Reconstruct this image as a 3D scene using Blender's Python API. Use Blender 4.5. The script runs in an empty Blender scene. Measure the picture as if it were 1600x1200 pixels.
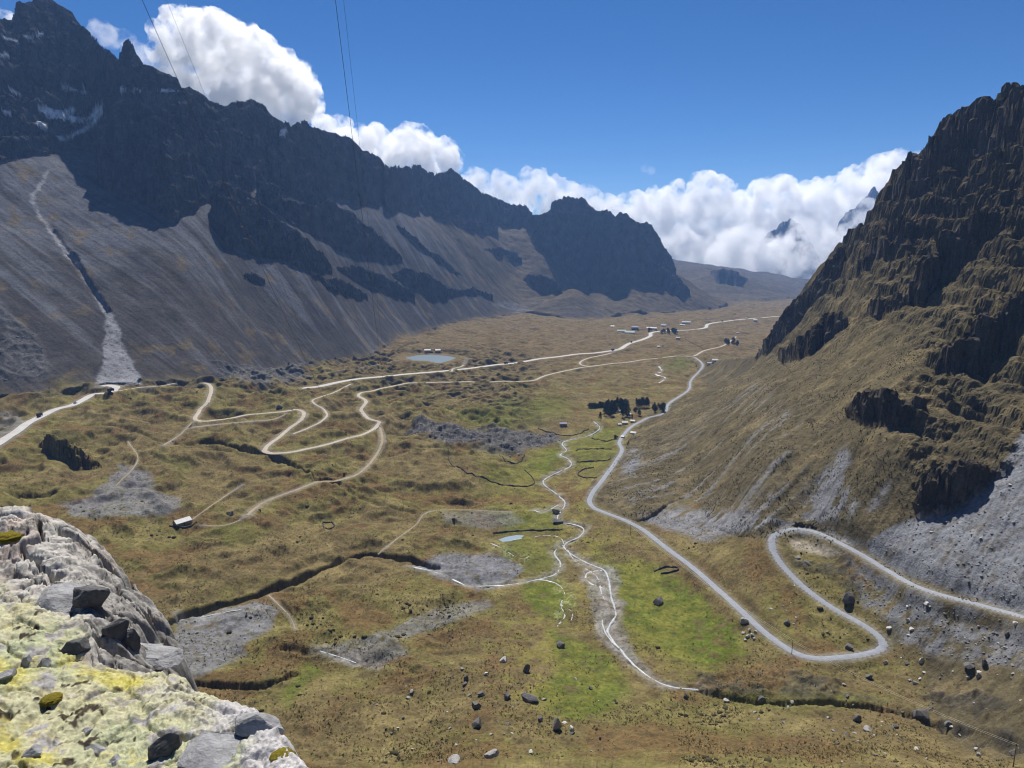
import bpy, math, random
import numpy as np
from mathutils import Vector
sc = bpy.context.scene
C = sc.collection
# ------------------------------------------------------------------ camera, sky, sun, exposure
F_PX, CX, CY = 1110.0, 800.0, 600.0            # focal length and centre, in pixels of a 1600 x 1200 picture
PITCH = math.radians(10.96)
cam_d = bpy.data.cameras.new('camera'); cam = bpy.data.objects.new('camera', cam_d); C.objects.link(cam)
cam_d.sensor_width = 36.0; cam_d.lens = 36.0 * F_PX / 1600.0
cam_d.clip_start = 0.2; cam_d.clip_end = 60000.0
cam.location = (0, 0, 0); cam.rotation_euler = (math.pi / 2 - PITCH, 0, 0)
sc.camera = cam
SUN_AZ, SUN_EL = math.radians(-6), math.radians(55)     # azimuth from +Y (ahead), negative = to the left
world = bpy.data.worlds.new('World'); sc.world = world; world.use_nodes = True
wn = world.node_tree.nodes; wl = world.node_tree.links
sky = wn.new('ShaderNodeTexSky'); sky.sky_type = 'NISHITA'; sky.sun_disc = False
sky.sun_elevation = SUN_EL; sky.sun_rotation = SUN_AZ
sky.altitude = 4000; sky.air_density = 1.0; sky.dust_density = 0.1; sky.ozone_density = 4.0
bg = wn['Background']; bg.inputs['Strength'].default_value = 0.062
hs_ = wn.new('ShaderNodeHueSaturation'); hs_.inputs['Saturation'].default_value = 1.25; hs_.inputs['Hue'].default_value = 0.505; wl.new(sky.outputs['Color'], hs_.inputs['Color']); wl.new(hs_.outputs['Color'], bg.inputs['Color'])
sun_d = bpy.data.lights.new('sun', 'SUN'); sun = bpy.data.objects.new('sun', sun_d); C.objects.link(sun)
sun_d.energy = 4.8; sun_d.angle = math.radians(0.5); sun_d.color = (1.0, 0.95, 0.87)
sdir = Vector((math.sin(SUN_AZ) * math.cos(SUN_EL), math.cos(SUN_AZ) * math.cos(SUN_EL), math.sin(SUN_EL)))
sun.rotation_euler = sdir.to_track_quat('Z', 'Y').to_euler()
sc.view_settings.view_transform = 'Standard'; sc.view_settings.look = 'None'
sc.view_settings.gamma = 1.0; sc.view_settings.use_curve_mapping = False
sc.view_settings.exposure = 0.56
sc.cycles.use_denoising = True; sc.cycles.filter_width = 1.1
sc.cycles.max_bounces = 26; sc.cycles.diffuse_bounces = 3; sc.cycles.volume_step_rate = 0.6; sc.cycles.volume_max_steps = 256; sc.cycles.glossy_bounces = 2
sc.cycles.volume_bounces = 24; sc.cycles.transparent_max_bounces = 8
sc.cycles.caustics_reflective = False; sc.cycles.caustics_refractive = False

# ------------------------------------------------------------------ small maths
rng = np.random.default_rng(7)
random.seed(7)
cp, sp = math.cos(PITCH), math.sin(PITCH)
def ray(u, v):                       # picture point -> azimuth, tangent of elevation
    u = np.asarray(u, float); v = np.asarray(v, float)
    x = u - CX; k = CY - v
    y = F_PX * cp + k * sp; z = -F_PX * sp + k * cp
    return np.arctan2(x, y), z / np.hypot(x, y)
def project(x, y, z):
    d = y * cp - z * sp; h = y * sp + z * cp
    d = np.where(d > 1e-3, d, np.nan)
    return CX + F_PX * x / d, CY - F_PX * h / d
_GA = np.arange(64) * (2 * np.pi / 64)
_GX, _GY = np.cos(_GA).astype(np.float32), np.sin(_GA).astype(np.float32)
def _hash(ix, iy, seed):
    h = (ix.astype(np.uint32) * np.uint32(374761393) + iy.astype(np.uint32) * np.uint32(668265263) + np.uint32((seed * 2246822519 + 13) & 0xffffffff))
    h = (h ^ (h >> np.uint32(13))) * np.uint32(1274126177)
    return (h ^ (h >> np.uint32(16)))
def noise2(x, y, seed=0):            # gradient noise about -0.7 .. 0.7
    x = np.asarray(x, np.float32); y = np.asarray(y, np.float32)
    x0 = np.floor(x); y0 = np.floor(y); fx = x - x0; fy = y - y0
    ix = x0.astype(np.int32); iy = y0.astype(np.int32)
    def g(dx, dy):
        k = _hash(ix + dx, iy + dy, seed) & np.uint32(63)
        return _GX[k] * (fx - dx) + _GY[k] * (fy - dy)
    sx = fx * fx * fx * (fx * (fx * 6 - 15) + 10); sy = fy * fy * fy * (fy * (fy * 6 - 15) + 10)
    a = g(0, 0); b = g(1, 0); c = g(0, 1); d = g(1, 1)
    return a + (b - a) * sx + (c - a) * sy + (a - b - c + d) * sx * sy
def fbm(x, y, oct=5, seed=0, gain=0.5, lac=2.03):
    s = 0; a = 1.0
    for o in range(oct):
        s = s + a * noise2(x, y, seed + o * 17); x = x * lac + 3.1; y = y * lac - 1.7; a *= gain
    return s
def ridged(x, y, oct=5, seed=0, gain=0.5, lac=2.05):
    s = 0; a = 1.0
    for o in range(oct):
        s = s + a * (0.5 - np.abs(noise2(x, y, seed + o * 29)) * 1.6); x = x * lac + 5.3; y = y * lac + 2.9; a *= gain
    return s
def noise3(x, y, z, seed=0):
    x0 = np.floor(x); y0 = np.floor(y); z0 = np.floor(z); fx = x - x0; fy = y - y0; fz = z - z0
    ix = x0.astype(np.int32); iy = y0.astype(np.int32); iz = z0.astype(np.int32)
    def g(dx, dy, dz):
        h = _hash(ix + dx + (iz + dz) * 7919, iy + dy, seed + 5)
        a = (h & np.uint32(255)).astype(np.float32) * (2 * np.pi / 256); c = ((h >> np.uint32(8)) & np.uint32(255)).astype(np.float32) / 127.5 - 1
        s = np.sqrt(np.maximum(1 - c * c, 0))
        return s * np.cos(a) * (fx - dx) + s * np.sin(a) * (fy - dy) + c * (fz - dz)
    f = lambda t: t * t * t * (t * (t * 6 - 15) + 10)
    sx, sy, sz = f(fx), f(fy), f(fz)
    L_ = lambda a, b, t: a + (b - a) * t
    return L_(L_(L_(g(0,0,0), g(1,0,0), sx), L_(g(0,1,0), g(1,1,0), sx), sy), L_(L_(g(0,0,1), g(1,0,1), sx), L_(g(0,1,1), g(1,1,1), sx), sy), sz)
def sstep(a, b, x):
    t = np.clip((x - a) / (b - a), 0, 1); return t * t * (3 - 2 * t)

# ------------------------------------------------------------------ the polar terrain grid (z relative to the viewpoint)
DEG = math.pi / 180
_out = np.concatenate([np.arange(44.5, 60, 1.5), np.arange(60, 130, 5)])
AZ = np.concatenate([-_out[::-1], np.arange(-43, 43.001, 0.075), _out]) * DEG
DD = np.concatenate([np.geomspace(3, 60, 16)[:-1], np.geomspace(60, 236, 60)[:-1], np.geomspace(236, 1000, 580)[:-1],
                     np.linspace(1000, 2400, 1000)[:-1], np.linspace(2400, 4000, 560)[:-1], np.geomspace(4000, 6700, 140)])
NA, ND = len(AZ), len(DD)
A2, D2 = np.meshgrid(AZ, DD, indexing='ij')
A2c = np.clip(A2, -50 * DEG, 50 * DEG)
X2 = D2 * np.sin(A2); Y2 = D2 * np.cos(A2)

def tps(pts, lam=1e-4):
    """pts: (az, D, z) -> smooth surface sampled on the grid"""
    P = np.array(pts, float)
    q = np.stack([P[:, 0] * 2.2, np.log(P[:, 1])], 1)
    def ker(r2): return r2 * np.log(r2 + 1e-12)
    n = len(P)
    K = ker(((q[:, None] - q[None]) ** 2).sum(-1)) + lam * np.eye(n)
    B = np.c_[np.ones(n), q]
    M = np.block([[K, B], [B.T, np.zeros((3, 3))]])
    w = np.linalg.solve(M, np.r_[P[:, 2], 0, 0, 0])
    ga = np.linspace(-50 * DEG, 50 * DEG, 260); gd = np.linspace(math.log(3), math.log(6800), 420)
    qa, qd = np.meshgrid(ga * 2.2, gd, indexing='ij')
    Z = w[n] + w[n + 1] * qa + w[n + 2] * qd
    for i in range(n):
        Z += w[i] * ker((qa - q[i, 0]) ** 2 + (qd - q[i, 1]) ** 2)
    return Z, ga, gd
def sample(T, a, d):
    Z, ga, gd = T
    fa = np.clip((a - ga[0]) / (ga[1] - ga[0]), 0, len(ga) - 1.001); fd = np.clip((np.log(d) - gd[0]) / (gd[1] - gd[0]), 0, len(gd) - 1.001)
    ia = fa.astype(int); id_ = fd.astype(int); ta = fa - ia; td = fd - id_
    return (Z[ia, id_] * (1 - ta) * (1 - td) + Z[ia + 1, id_] * ta * (1 - td) + Z[ia, id_ + 1] * (1 - ta) * td + Z[ia + 1, id_ + 1] * ta * td)
def at_z(u, v, z):
    a, t = ray(u, v); return (float(a), float(z / t), float(z))
def at_d(u, v, d):
    a, t = ray(u, v); return (float(a), float(d), float(t * d))

road_pts = [(920,785,-214),(1000,822,-212),(1100,900,-210),(1180,975,-208),(1260,1025,-207),(1375,1010,-204),(1300,950,-200),(1235,898,-195),(1207,845,-189),(1250,828,-187),(1350,868,-182),(1450,920,-178),(1590,964,-172)]
valley = [(500,1195,-190),(800,1195,-188),(1100,1190,-187),(1400,1190,-184),(1600,1195,-176),(1750,1200,-165),(250,1195,-188),
 (1050,1075,-212),(1180,1090,-212),(1350,1110,-209),(1600,1160,-198),(960,960,-213),(900,830,-217),(860,740,-223),(900,690,-229),(930,660,-233),
 (700,1000,-209),(500,1050,-204),(300,1050,-200),(300,960,-203),(430,930,-205),(600,870,-209),(700,900,-213),(100,760,-188),(0,690,-180),(60,650,-178),(170,610,-175),
 (300,830,-196),(450,760,-201),(600,750,-210),(750,740,-217),(300,650,-186),(430,700,-194),(580,660,-206),(480,610,-205),(340,600,-189),
 (750,680,-223),(700,620,-230),(850,620,-237),(700,580,-240),(850,560,-248),(680,560,-243),(560,585,-224),(1000,520,-266),(1100,510,-275),(1200,495,-282),
 (1000,580,-250),(1090,570,-252),(1050,630,-240),(980,660,-234),(900,500,-262),(750,515,-245),(650,535,-236),(1150,450,-312),(1230,440,-330),(1150,472,-296),
 (-150,700,-165),(-300,700,-150),(-150,1000,-180),(1800,900,-150),(1800,700,-190),(1500,1050,-197),(1600,1060,-193)] + road_pts
V = [at_z(*p) for p in valley]
V += [(-0.7,1500,-190),(-0.5,2500,-200),(-0.2,3500,-240),(-0.7,3500,-200),(0.3,1500,-262),(0.5,1200,-245),(0.7,900,-220),(0.5,2500,-290),(0.2,4500,-300),(0.0,4500,-290),(0.0,6500,-330),(0.5,6500,-400),(-0.6,6500,-300),(0.33,6500,-345),(0.15,6500,-340)]
V += [(a, 200, -172) for a in (-0.6,-0.2,0.2)] + [(0.6,200,-160)] + [(a, 100, -108) for a in (-0.8,-0.3,0.2,0.7)] + [(a, 30, -42) for a in (-0.8,0,0.8)] + [(a, 3, -6) for a in (-0.8,0,0.8)]
TV = tps(V)
talus_toe = [(-150,600,-160),(0,600,-165),(160,598,-172),(300,600,-186),(430,585,-206),(530,562,-216),(600,532,-223),(700,505,-237),(820,487,-252),(900,478,-262),(1010,470,-275),(1100,465,-288)]
L = [at_z(*p) for p in talus_toe]
L += [(a, d * 0.72, z - 75) for a, d, z in L]
L += [at_d(*p) for p in [(300,450,1295),(300,340,1513),(100,450,1268),(100,300,1589),(100,235,1760),(0,450,1250),(0,300,1560),(0,255,1650),(-150,450,1230),(-150,300,1520),
 (200,450,1275),(200,330,1510),(500,450,1589),(450,450,1499),(450,330,1768),(400,450,1440),(400,330,1670),(600,400,2178),(600,320,2449),(550,420,1950),(540,330,2140),
 (700,430,2555),(700,360,2876),(700,330,3050),(755,343,3500),(810,346,3700),(650,330,2800),(650,400,2380),(800,430,3150),(790,360,3500),(740,345,3250),(900,455,3050),(1000,440,3350),(1075,440,3700),(860,400,3350),(950,380,3600),(1000,418,3650),(1040,430,3750),
 (1100,418,5500),(1180,434,6000),(1250,438,6400),(1120,440,4600)]]
L += [(-0.6,2300,380),(-0.4,2300,300),(-0.2,2800,230),(-0.1,3500,180),(0.0,4200,80),(-0.7,2000,330)]
L += [(0.45,6000,-420),(0.6,5000,-420),(0.6,3000,-400),(0.5,1500,-380),(0.7,1000,-350),(0.0,6500,0),(-0.5,5000,200)]
TL = tps(L)
R = [at_z(u, v, z) for u, v, z in [(1207,835,-186),(1270,830,-185),(1350,862,-180),(1450,915,-176),(1590,957,-170),(990,680,-229),(1045,632,-240),(1090,575,-252),(925,780,-214),(1000,810,-211)]]
R += [(a - 0.12, d * 0.92, z - 45) for a, d, z in R]
R += [at_d(*p) for p in [(1187,555,1250),(1200,600,790),(1200,700,575),(1250,450,1150),(1400,260,1000),(1600,120,900),(1400,450,800),(1400,600,585),(1400,700,505),(1330,800,476),
 (1580,500,650),(1580,650,540),(1580,750,470),(1580,850,430),(1500,800,456),(1420,830,456),(1750,500,600),(1750,300,750),(1750,800,425),(1300,640,620),(1300,520,850),(1330,400,1020),
 (1500,350,830),(1500,250,900),(1600,300,780),(1500,600,590),(1050,720,690),(1100,650,850),(1120,600,1080),(1100,780,572),(1150,830,492),(1600,0,1000),(1400,150,1150),(1250,400,1250)]]
R += [(0.0,900,-330),(-0.2,500,-330),(0.0,1600,-350),(0.2,2200,-330),(0.1,300,-260),(0.4,300,-225),(0.7,300,-170)]
TR = tps(R)
Zv = sample(TV, A2c, D2); Zl = sample(TL, A2c, D2); Zr = sample(TR, A2c, D2)
# the right-hand mountain turns over at its ridge
ridge_r = [(1060,520,1600),(1100,535,1500),(1140,550,1400),(1165,556,1330),(1187,555,1260),(1200,530,1240),(1215,505,1220),(1240,470,1170),(1262,440,1140),(1285,412,1110),(1320,370,1070),(1350,340,1040),(1360,320,1030),(1390,275,1005),(1400,265,1000),(1412,245,990),(1425,230,985),(1440,222,980),(1455,212,970),(1480,185,955),(1490,175,950),(1515,170,940),(1545,155,925),(1570,140,915),(1580,127,910),(1600,120,905),(1640,100,890),(1720,60,860),(1850,20,830)]
ra = np.array([ray(u, v) for u, v, d in ridge_r]); rd = np.array([d for *_, d in ridge_r], float)
tr = np.interp(AZ, ra[:, 0], ra[:, 1]) + 0.0022 * fbm(AZ * 160, AZ * 0, 4, 5)
dr = np.interp(AZ, ra[:, 0], rd, left=1650)
Zr = np.where(D2 < dr[:, None], np.minimum(Zr, D2 * tr[:, None]), np.minimum(Zr, dr[:, None] * tr[:, None] - 0.7 * (D2 - dr[:, None])))
def smax(a, b, k):
    h = np.clip(0.5 + 0.5 * (a - b) / k, 0, 1); return b + (a - b) * h + k * h * (1 - h)
Z = smax(Zv, Zl, 9.0); Z = smax(Z, Zr, 6.0)
REG = np.zeros(Z.shape, np.int8)                # 0 valley, 1 left slopes, 2 right hillside, 3 far hills
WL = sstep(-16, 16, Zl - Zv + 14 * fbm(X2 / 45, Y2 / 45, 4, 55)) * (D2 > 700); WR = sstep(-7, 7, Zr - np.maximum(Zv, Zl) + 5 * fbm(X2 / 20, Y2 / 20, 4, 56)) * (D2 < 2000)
REG[(Zl > Zv) & (D2 > 700)] = 1
REG[(Zr > Zv) & (Zr > Zl) & (D2 < 2000)] = 2
ROCK = np.zeros(Z.shape, np.float32)            # 1 on bare cliff faces
LEDGE = np.zeros(Z.shape, np.float32)           # 1 on the tops behind the crests

def smooth1(a, n):
    k = np.hanning(n + 2)[1:-1]; k /= k.sum(); return np.convolve(np.pad(a, n // 2, 'edge'), k, 'valid')[:len(a)]
def fin(crest, base, S=2.0, back=0.9, reg=None, jag=0.0015, rib=1.0, step=0.0, sm=7, seed=0):
    """a rock wall: crest and foot are given as picture points, its distance follows from the ground it stands on"""
    ca = np.array([ray(u, v) for u, v in crest]); ba = np.array([ray(u, v) for u, v in base])
    a0 = max(ca[:, 0].min(), ba[:, 0].min()); a1 = min(ca[:, 0].max(), ba[:, 0].max())
    idx = np.where((AZ >= a0) & (AZ <= a1))[0]
    if len(idx) < 3: return
    oc = np.argsort(ca[:, 0]); ob = np.argsort(ba[:, 0])
    tc = np.interp(AZ[idx], ca[oc, 0], ca[oc, 1]); tb = np.interp(AZ[idx], ba[ob, 0], ba[ob, 1])
    edge = np.minimum(1, np.minimum(AZ[idx] - a0, a1 - AZ[idx]) / 0.004)
    tc = tc + edge * jag * fbm(AZ[idx] * 260, AZ[idx] * 0 + seed, 5, 40 + seed)
    tb = tb + edge * 0.007 * fbm(AZ[idx] * 120, AZ[idx] * 0 + seed, 4, 70 + seed)
    tc = np.maximum(tc, tb + 0.0003)
    db = np.zeros(len(idx))
    for k, i in enumerate(idx):
        cm = np.maximum.accumulate(Z[i, 75:] / DD[75:])
        j = int(np.searchsorted(cm, tb[k])) + 75
        j = min(j, ND - 1)
        if j > 75:
            t0, t1 = Z[i, j - 1] / DD[j - 1], Z[i, j] / DD[j]
            f = np.clip((tb[k] - t0) / (t1 - t0 + 1e-9), 0, 1); db[k] = DD[j - 1] + f * (DD[j] - DD[j - 1])
        else: db[k] = DD[j]
        if j >= ND - 2 or db[k] > 6600: db[k] = np.nan
    ok = ~np.isnan(db)
    if ok.sum() < 3: return
    db = np.interp(np.arange(len(db)), np.where(ok)[0], db[ok]); db = smooth1(db, sm); zb = tb * db
    dc = (S * db - zb) / (S - tc); zc = tc * dc
    Dl = DD[None, :]; a = AZ[idx][:, None]
    hs = np.clip(zc - zb, 4, 120)[:, None]; wl_ = 0.5 * hs + 6.0               # size of the crags
    t0 = np.clip((Dl - db[:, None]) / np.maximum(dc - db, 1e-3)[:, None], 0, 1)
    al = a * db[:, None] + 0.35 * (t0 * (zc - zb)[:, None])
    w = rib * 0.15 * hs * (ridged(al / wl_ + seed, t0 * (zc - zb)[:, None] / (1.15 * wl_) + seed * 3.1, 6, 11 + seed, 0.58) - 0.35)
    de = Dl + w * np.clip(1 - np.abs(2 * (Dl - db[:, None]) / np.maximum(dc - db, 1e-3)[:, None] - 1), 0, 1) ** 0.5
    t = np.clip((de - db[:, None]) / np.maximum(dc - db, 1e-3)[:, None], 0, 1)
    if step:
        n = np.maximum(2, np.round((zc - zb) / 26.0))[:, None] + 0.0 * t
        ph = 0.8 * fbm(a * 60 + seed, a * 0, 3, 90 + seed)
        t = np.clip(t + step / n * 0.159 * np.sin(2 * np.pi * (t * n + ph)) * (4 * t * (1 - t)) ** 0.5, 0, 1)
    zf = np.where(Dl <= dc[:, None], zb[:, None] + (zc - zb)[:, None] * t, zc[:, None] - back * (Dl - dc[:, None]))
    zf = np.where(Dl < db[:, None] - 1, -1e6, zf)
    m = (zf > Z[idx]) & ok[:, None]
    Z[idx] = np.where(m, zf, Z[idx])
    ROCK[idx] = np.where(m, 1.0, ROCK[idx])
    LEDGE[idx] = np.where(m, (Dl > dc[:, None] + 1.5), LEDGE[idx])
    if reg is not None: REG[idx] = np.where(m, reg, REG[idx])
# ------------------------------------------------------------------ rock walls, far ones first
fin([(600,262),(614,258),(640,262),(655,256),(668,270),(680,275),(705,265),(720,275),(745,295),(775,312),(800,320),(820,322),(832,330)],
    [(600,335),(650,326),(700,337),(760,351),(800,354),(832,356)], 1.9, 0.8, 1, 0.003, 1, seed=1)
fin([(850,345),(858,330),(863,316),(872,311),(900,309),(914,310),(921,320),(932,331),(945,331),(955,329),(961,341),(968,334),(980,332),(990,346),(1000,351),(1010,347),(1020,356),(1036,382),(1050,405),(1056,419)],
    [(850,380),(930,410),(1000,434),(1040,440),(1056,442)], 2.4, 1.6, 1, 0.0025, 1, seed=2)
fin([(818,347),(830,338),(850,333),(905,333),(930,340),(955,354),(985,376),(1005,394),(1012,412)],
    [(818,352),(836,384),(868,410),(900,430),(930,452),(950,457),(966,446),(985,426),(1012,414)], 2.2, 0.5, 1, 0.002, 1, seed=3)
fin([(1000,416),(1030,414),(1060,434),(1078,456)], [(1000,422),(1030,446),(1060,461),(1078,461)], 1.9, 0.5, 1, 0.002, 1, seed=4)
fin([(818,432),(850,431),(878,446)], [(818,438),(850,455),(878,458)], 1.9, 0.4, 1, 0.002, 1, seed=5)
fin([(648,316),(700,332),(740,345),(778,356)], [(648,322),(700,346),(740,366),(778,372)], 1.3, 0.3, 1, 0.003, 1, step=1.0, seed=6)
fin([(1108,424),(1130,420),(1150,424),(1168,436)], [(1108,432),(1130,446),(1150,446),(1168,440)], 1.6, 0.3, 1, 0.002, 1, seed=51)
fin([(618,350),(640,366),(660,383),(700,413),(724,432)], [(618,353),(640,374),(660,392),(700,421),(724,435)], 1.72, 0.5, 1, 0.002, 1, seed=52)
fin([(755,392),(780,388),(805,396),(815,404)], [(755,395),(780,400),(805,408),(815,406)], 1.6, 0.3, 1, 0.002, 1, seed=53)
fin([(700,455),(740,452),(770,462)], [(700,457),(740,460),(770,465)], 1.6, 0.3, 1, 0.002, 1, seed=54)
# the left wall
fin([(-200,60),(-60,40),(0,28),(20,30),(28,12),(50,2),(75,0),(100,15),(130,45),(160,75),(188,98),(192,80),(200,63),(208,75),(222,100),(250,112),(275,122),(283,138),(300,140),(310,150)],
    [(-200,270),(-60,262),(0,255),(60,243),(100,236),(150,234),(175,262),(230,300),(310,314)], 1.72, 1.3, 1, 0.0004, 1, step=1.1, seed=7)
fin([(285,150),(300,141),(330,160),(350,167),(370,160),(395,158),(415,170),(440,195),(460,230)],
    [(285,330),(320,309),(345,312),(400,292),(418,285),(460,310)], 1.72, 1.3, 1, 0.0006, 1, step=0.9, seed=8)
fin([(436,215),(447,192),(455,200),(475,190),(500,202),(540,215),(560,228),(590,245),(610,265),(630,300),(650,320),(656,337)],
    [(436,298),(480,323),(520,308),(560,322),(600,320),(612,319),(650,338),(656,339)], 1.72, 1.2, 1, 0.0006, 1, step=0.9, seed=9)
fin([(400,268),(418,288),(450,306),(482,324),(515,316),(540,326),(560,342),(590,368),(628,402)],
    [(400,322),(420,331),(450,347),(500,373),(530,391),(560,399),(600,406),(628,405)], 1.72, 0.7, 1, 0.0015, 1, seed=10)
fin([(150,246),(158,200),(185,164),(215,158),(240,175),(270,205),(300,240),(325,282),(342,318)],
    [(150,250),(160,299),(180,301),(210,316),(270,347),(300,331),(320,313),(342,322)], 1.72, 0.9, 1, 0.0015, 1, step=0.6, seed=11)
fin([(332,292),(345,280),(370,290),(400,312),(412,327),(440,347),(478,376),(505,398),(518,419)],
    [(332,318),(345,372),(365,392),(400,401),(450,412),(485,426),(518,426)], 1.72, 0.6, 1, 0.0015, 1, seed=12)
fin([(612,426),(640,420),(670,430),(690,444),(712,456)], [(612,430),(640,446),(670,466),(690,468),(712,459)], 1.7, 0.4, 1, 0.002, 1, seed=13)
fin([(525,416),(560,418),(600,435),(640,454),(648,466)], [(525,420),(560,440),(600,456),(648,471)], 1.7, 0.4, 1, 0.002, 1, seed=14)
fin([(486,426),(520,436),(560,450),(574,463)], [(486,430),(520,456),(560,469),(574,467)], 1.7, 0.4, 1, 0.002, 1, seed=15)
fin([(378,430),(395,430),(414,440)], [(378,431),(395,436),(414,442)], 1.7, 0.4, 1, 0.001, 1, seed=16)
# the right mountain
fin([(1183,557),(1196,531),(1232,484),(1272,442),(1293,410),(1320,378)], [(1183,559),(1206,546),(1245,506),(1290,456),(1320,420)], 2.2, 0.3, 2, 0.002, 1, step=0.9, seed=21)
fin([(1395,268),(1412,246),(1425,231),(1440,223),(1455,213),(1480,186),(1490,176),(1515,171),(1545,156),(1570,141),(1580,128),(1600,121),(1640,101),(1720,61)],
    [(1395,310),(1420,300),(1450,292),(1480,262),(1520,240),(1560,215),(1600,200),(1640,190),(1720,160)], 2.6, 0.5, 2, 0.003, 1.2, step=0.9, seed=22)
fin([(1340,400),(1370,370),(1400,352),(1425,350)], [(1340,424),(1370,402),(1400,390),(1425,390)], 2.6, 0.2, 2, 0.004, 1.2, step=0.9, seed=24)
fin([(1420,432),(1440,396),(1465,372),(1490,350),(1530,330),(1560,315)], [(1420,478),(1440,477),(1463,448),(1513,402),(1540,372),(1560,345)], 3.0, 0.3, 2, 0.004, 1.2, step=0.9, seed=25)
fin([(1216,550),(1246,530),(1267,515),(1282,494),(1303,478),(1324,490)], [(1216,563),(1232,564),(1267,557),(1285,538),(1303,525),(1324,514)], 2.2, 0.3, 2, 0.003, 1, step=0.9, seed=26)
fin([(1356,476),(1380,463),(1400,459),(1430,466)], [(1356,484),(1385,493),(1410,482),(1430,475)], 2.2, 0.3, 2, 0.003, 1, step=0.9, seed=27)
fin([(1462,562),(1490,512),(1515,494),(1550,482),(1600,468),(1680,450)], [(1462,568),(1490,584),(1515,588),(1545,570),(1560,548),(1600,525),(1680,510)], 2.6, 0.4, 2, 0.004, 1.2, step=0.9, seed=30)
fin([(1322,642),(1345,616),(1380,614),(1405,624),(1445,610)], [(1322,648),(1350,664),(1385,669),(1420,656),(1445,638)], 2.8, 0.4, 2, 0.003, 1, step=0.9, seed=32)
fin([(1430,786),(1449,742),(1480,722),(1520,722),(1560,720),(1578,728)], [(1430,792),(1441,810),(1475,797),(1512,777),(1560,746),(1578,732)], 2.8, 0.35, 2, 0.004, 1, step=0.9, seed=33)
fin([(1236,818),(1262,817),(1290,822),(1330,838),(1352,851)], [(1236,821),(1262,826),(1290,833),(1330,848),(1352,855)], 1.8, 0.2, 2, 0.003, 1, seed=34)
# low bluffs on the valley floor
fin([(60,693),(80,686),(110,690),(140,704),(158,720)], [(60,697),(85,719),(120,729),(145,733),(158,728)], 1.5, 0.5, 0, 0.004, 1.6, seed=41)
# ------------------------------------------------------------------ roughness of the ground
def inpoly(poly, u, v):
    p = np.array(poly, float); r = np.zeros(u.shape, bool); j = len(p) - 1
    for i in range(len(p)):
        (x1, y1), (x2, y2) = p[i], p[j]
        if y1 != y2: r ^= ((y1 > v) != (y2 > v)) & (u < (x2 - x1) * (v - y1) / (y2 - y1) + x1)
        j = i
    return r
PU, PV = project(X2, Y2, Z); PU = np.nan_to_num(PU, nan=-9999); PV = np.nan_to_num(PV, nan=9999)
def visible():
    el = Z / D2; cm = np.maximum.accumulate(el[:, 75:], axis=1)
    m = np.zeros(Z.shape, bool); m[:, 75:] = el[:, 75:] >= cm - 0.006; return m
VIS = visible()
WU = fbm(X2 / 30, Y2 / 30, 5, 61); WV = fbm(X2 / 30 + 40, Y2 / 30, 5, 62)
def region(poly, soft=8.0, rag=7.0, hidden=False):
    """0..1 on the ground inside an outline, with a ragged border"""
    p = np.array(poly, float); b = soft + rag
    m = np.zeros(Z.shape, np.float32)
    sel = (PU > p[:, 0].min() - b) & (PU < p[:, 0].max() + b) & (PV > p[:, 1].min() - b) & (PV < p[:, 1].max() + b) & (VIS | hidden)
    if not sel.any(): return m
    u = PU[sel] + WU[sel] * rag * 1.6; v = PV[sel] + WV[sel] * rag * 0.9
    ins = inpoly(poly, u, v)
    d2 = np.full(u.shape, 1e9); j = len(p) - 1
    for i in range(len(p)):
        a, c = p[j], p[i]; e = c - a; L2 = max((e ** 2).sum(), 1e-9)
        t = np.clip(((u - a[0]) * e[0] + (v - a[1]) * e[1]) / L2, 0, 1)
        d2 = np.minimum(d2, (u - a[0] - t * e[0]) ** 2 + (v - a[1] - t * e[1]) ** 2); j = i
    sd = np.sqrt(d2) * np.where(ins, 1, -1)
    m[sel] = sstep(-soft * 0.5, soft * 0.5, sd); return m
rk = ROCK * (1 - 0.6 * LEDGE)
sc_d = np.clip(D2 / 700.0, 0.4, 4.0)
SL = X2 * 0.46 + Y2 * 0.89; PL = X2 * 0.89 - Y2 * 0.46           # along and down the left talus
SR = -X2 * 0.57 + Y2 * 0.82; PR = -X2 * 0.82 - Y2 * 0.57         # along and down the right slope
v0 = (REG == 0) * sstep(150, 260, D2)
hum = fbm(X2 / 90, Y2 / 90, 4, 3)
FLAT = np.maximum(region([(800,720),(900,650),(1000,640),(960,760),(1180,990),(1150,1050),(1000,1060),(900,1120),(780,1120),(740,1000),(760,860),(760,780)], 90, 20, True), sstep(1500, 1900, D2))
HILLY = (1 - 0.8 * FLAT) * sstep(900, 780, PU)
Z += v0 * HILLY * (ridged(X2 / 95, Y2 / 70, 4, 131) * 13 - 4) * np.clip(D2 / 700, .6, 1.6)
for T_, sd_ in ((7.5, 141),):                     # old terraces and slumps
    q_ = (Z + T_ * 1.2 * fbm(X2 / 70, Y2 / 70, 4, sd_)) / T_; f_ = q_ - np.floor(q_); Z += v0 * HILLY * 0.65 * T_ * (sstep(0.3, 1.0, f_) - f_)
Z += v0 * (hum * 7.0 * np.clip(D2 / 900, 0.3, 1.6) + fbm(X2 / 26, Y2 / 26, 4, 4) * 1.9 * np.clip(D2 / 900, 0.4, 1.5) + 0.6 * fbm(X2 / 4, Y2 / 4, 4, 5, 0.6))
stl = fbm(SL / 16, PL / 260, 5, 8, 0.6); str_ = fbm(SR / 12, PR / 150, 5, 9, 0.6)
Z += (REG == 1) * (stl * 1.5 + 4.0 * fbm(X2 / 110, Y2 / 110, 3, 18) + sstep(2300, 3000, D2) * 26 * fbm(X2 / 230, Y2 / 230, 5, 20) + 0.5 * fbm(X2 / 9, Y2 / 9, 3, 19)) * (1 - rk)
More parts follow.
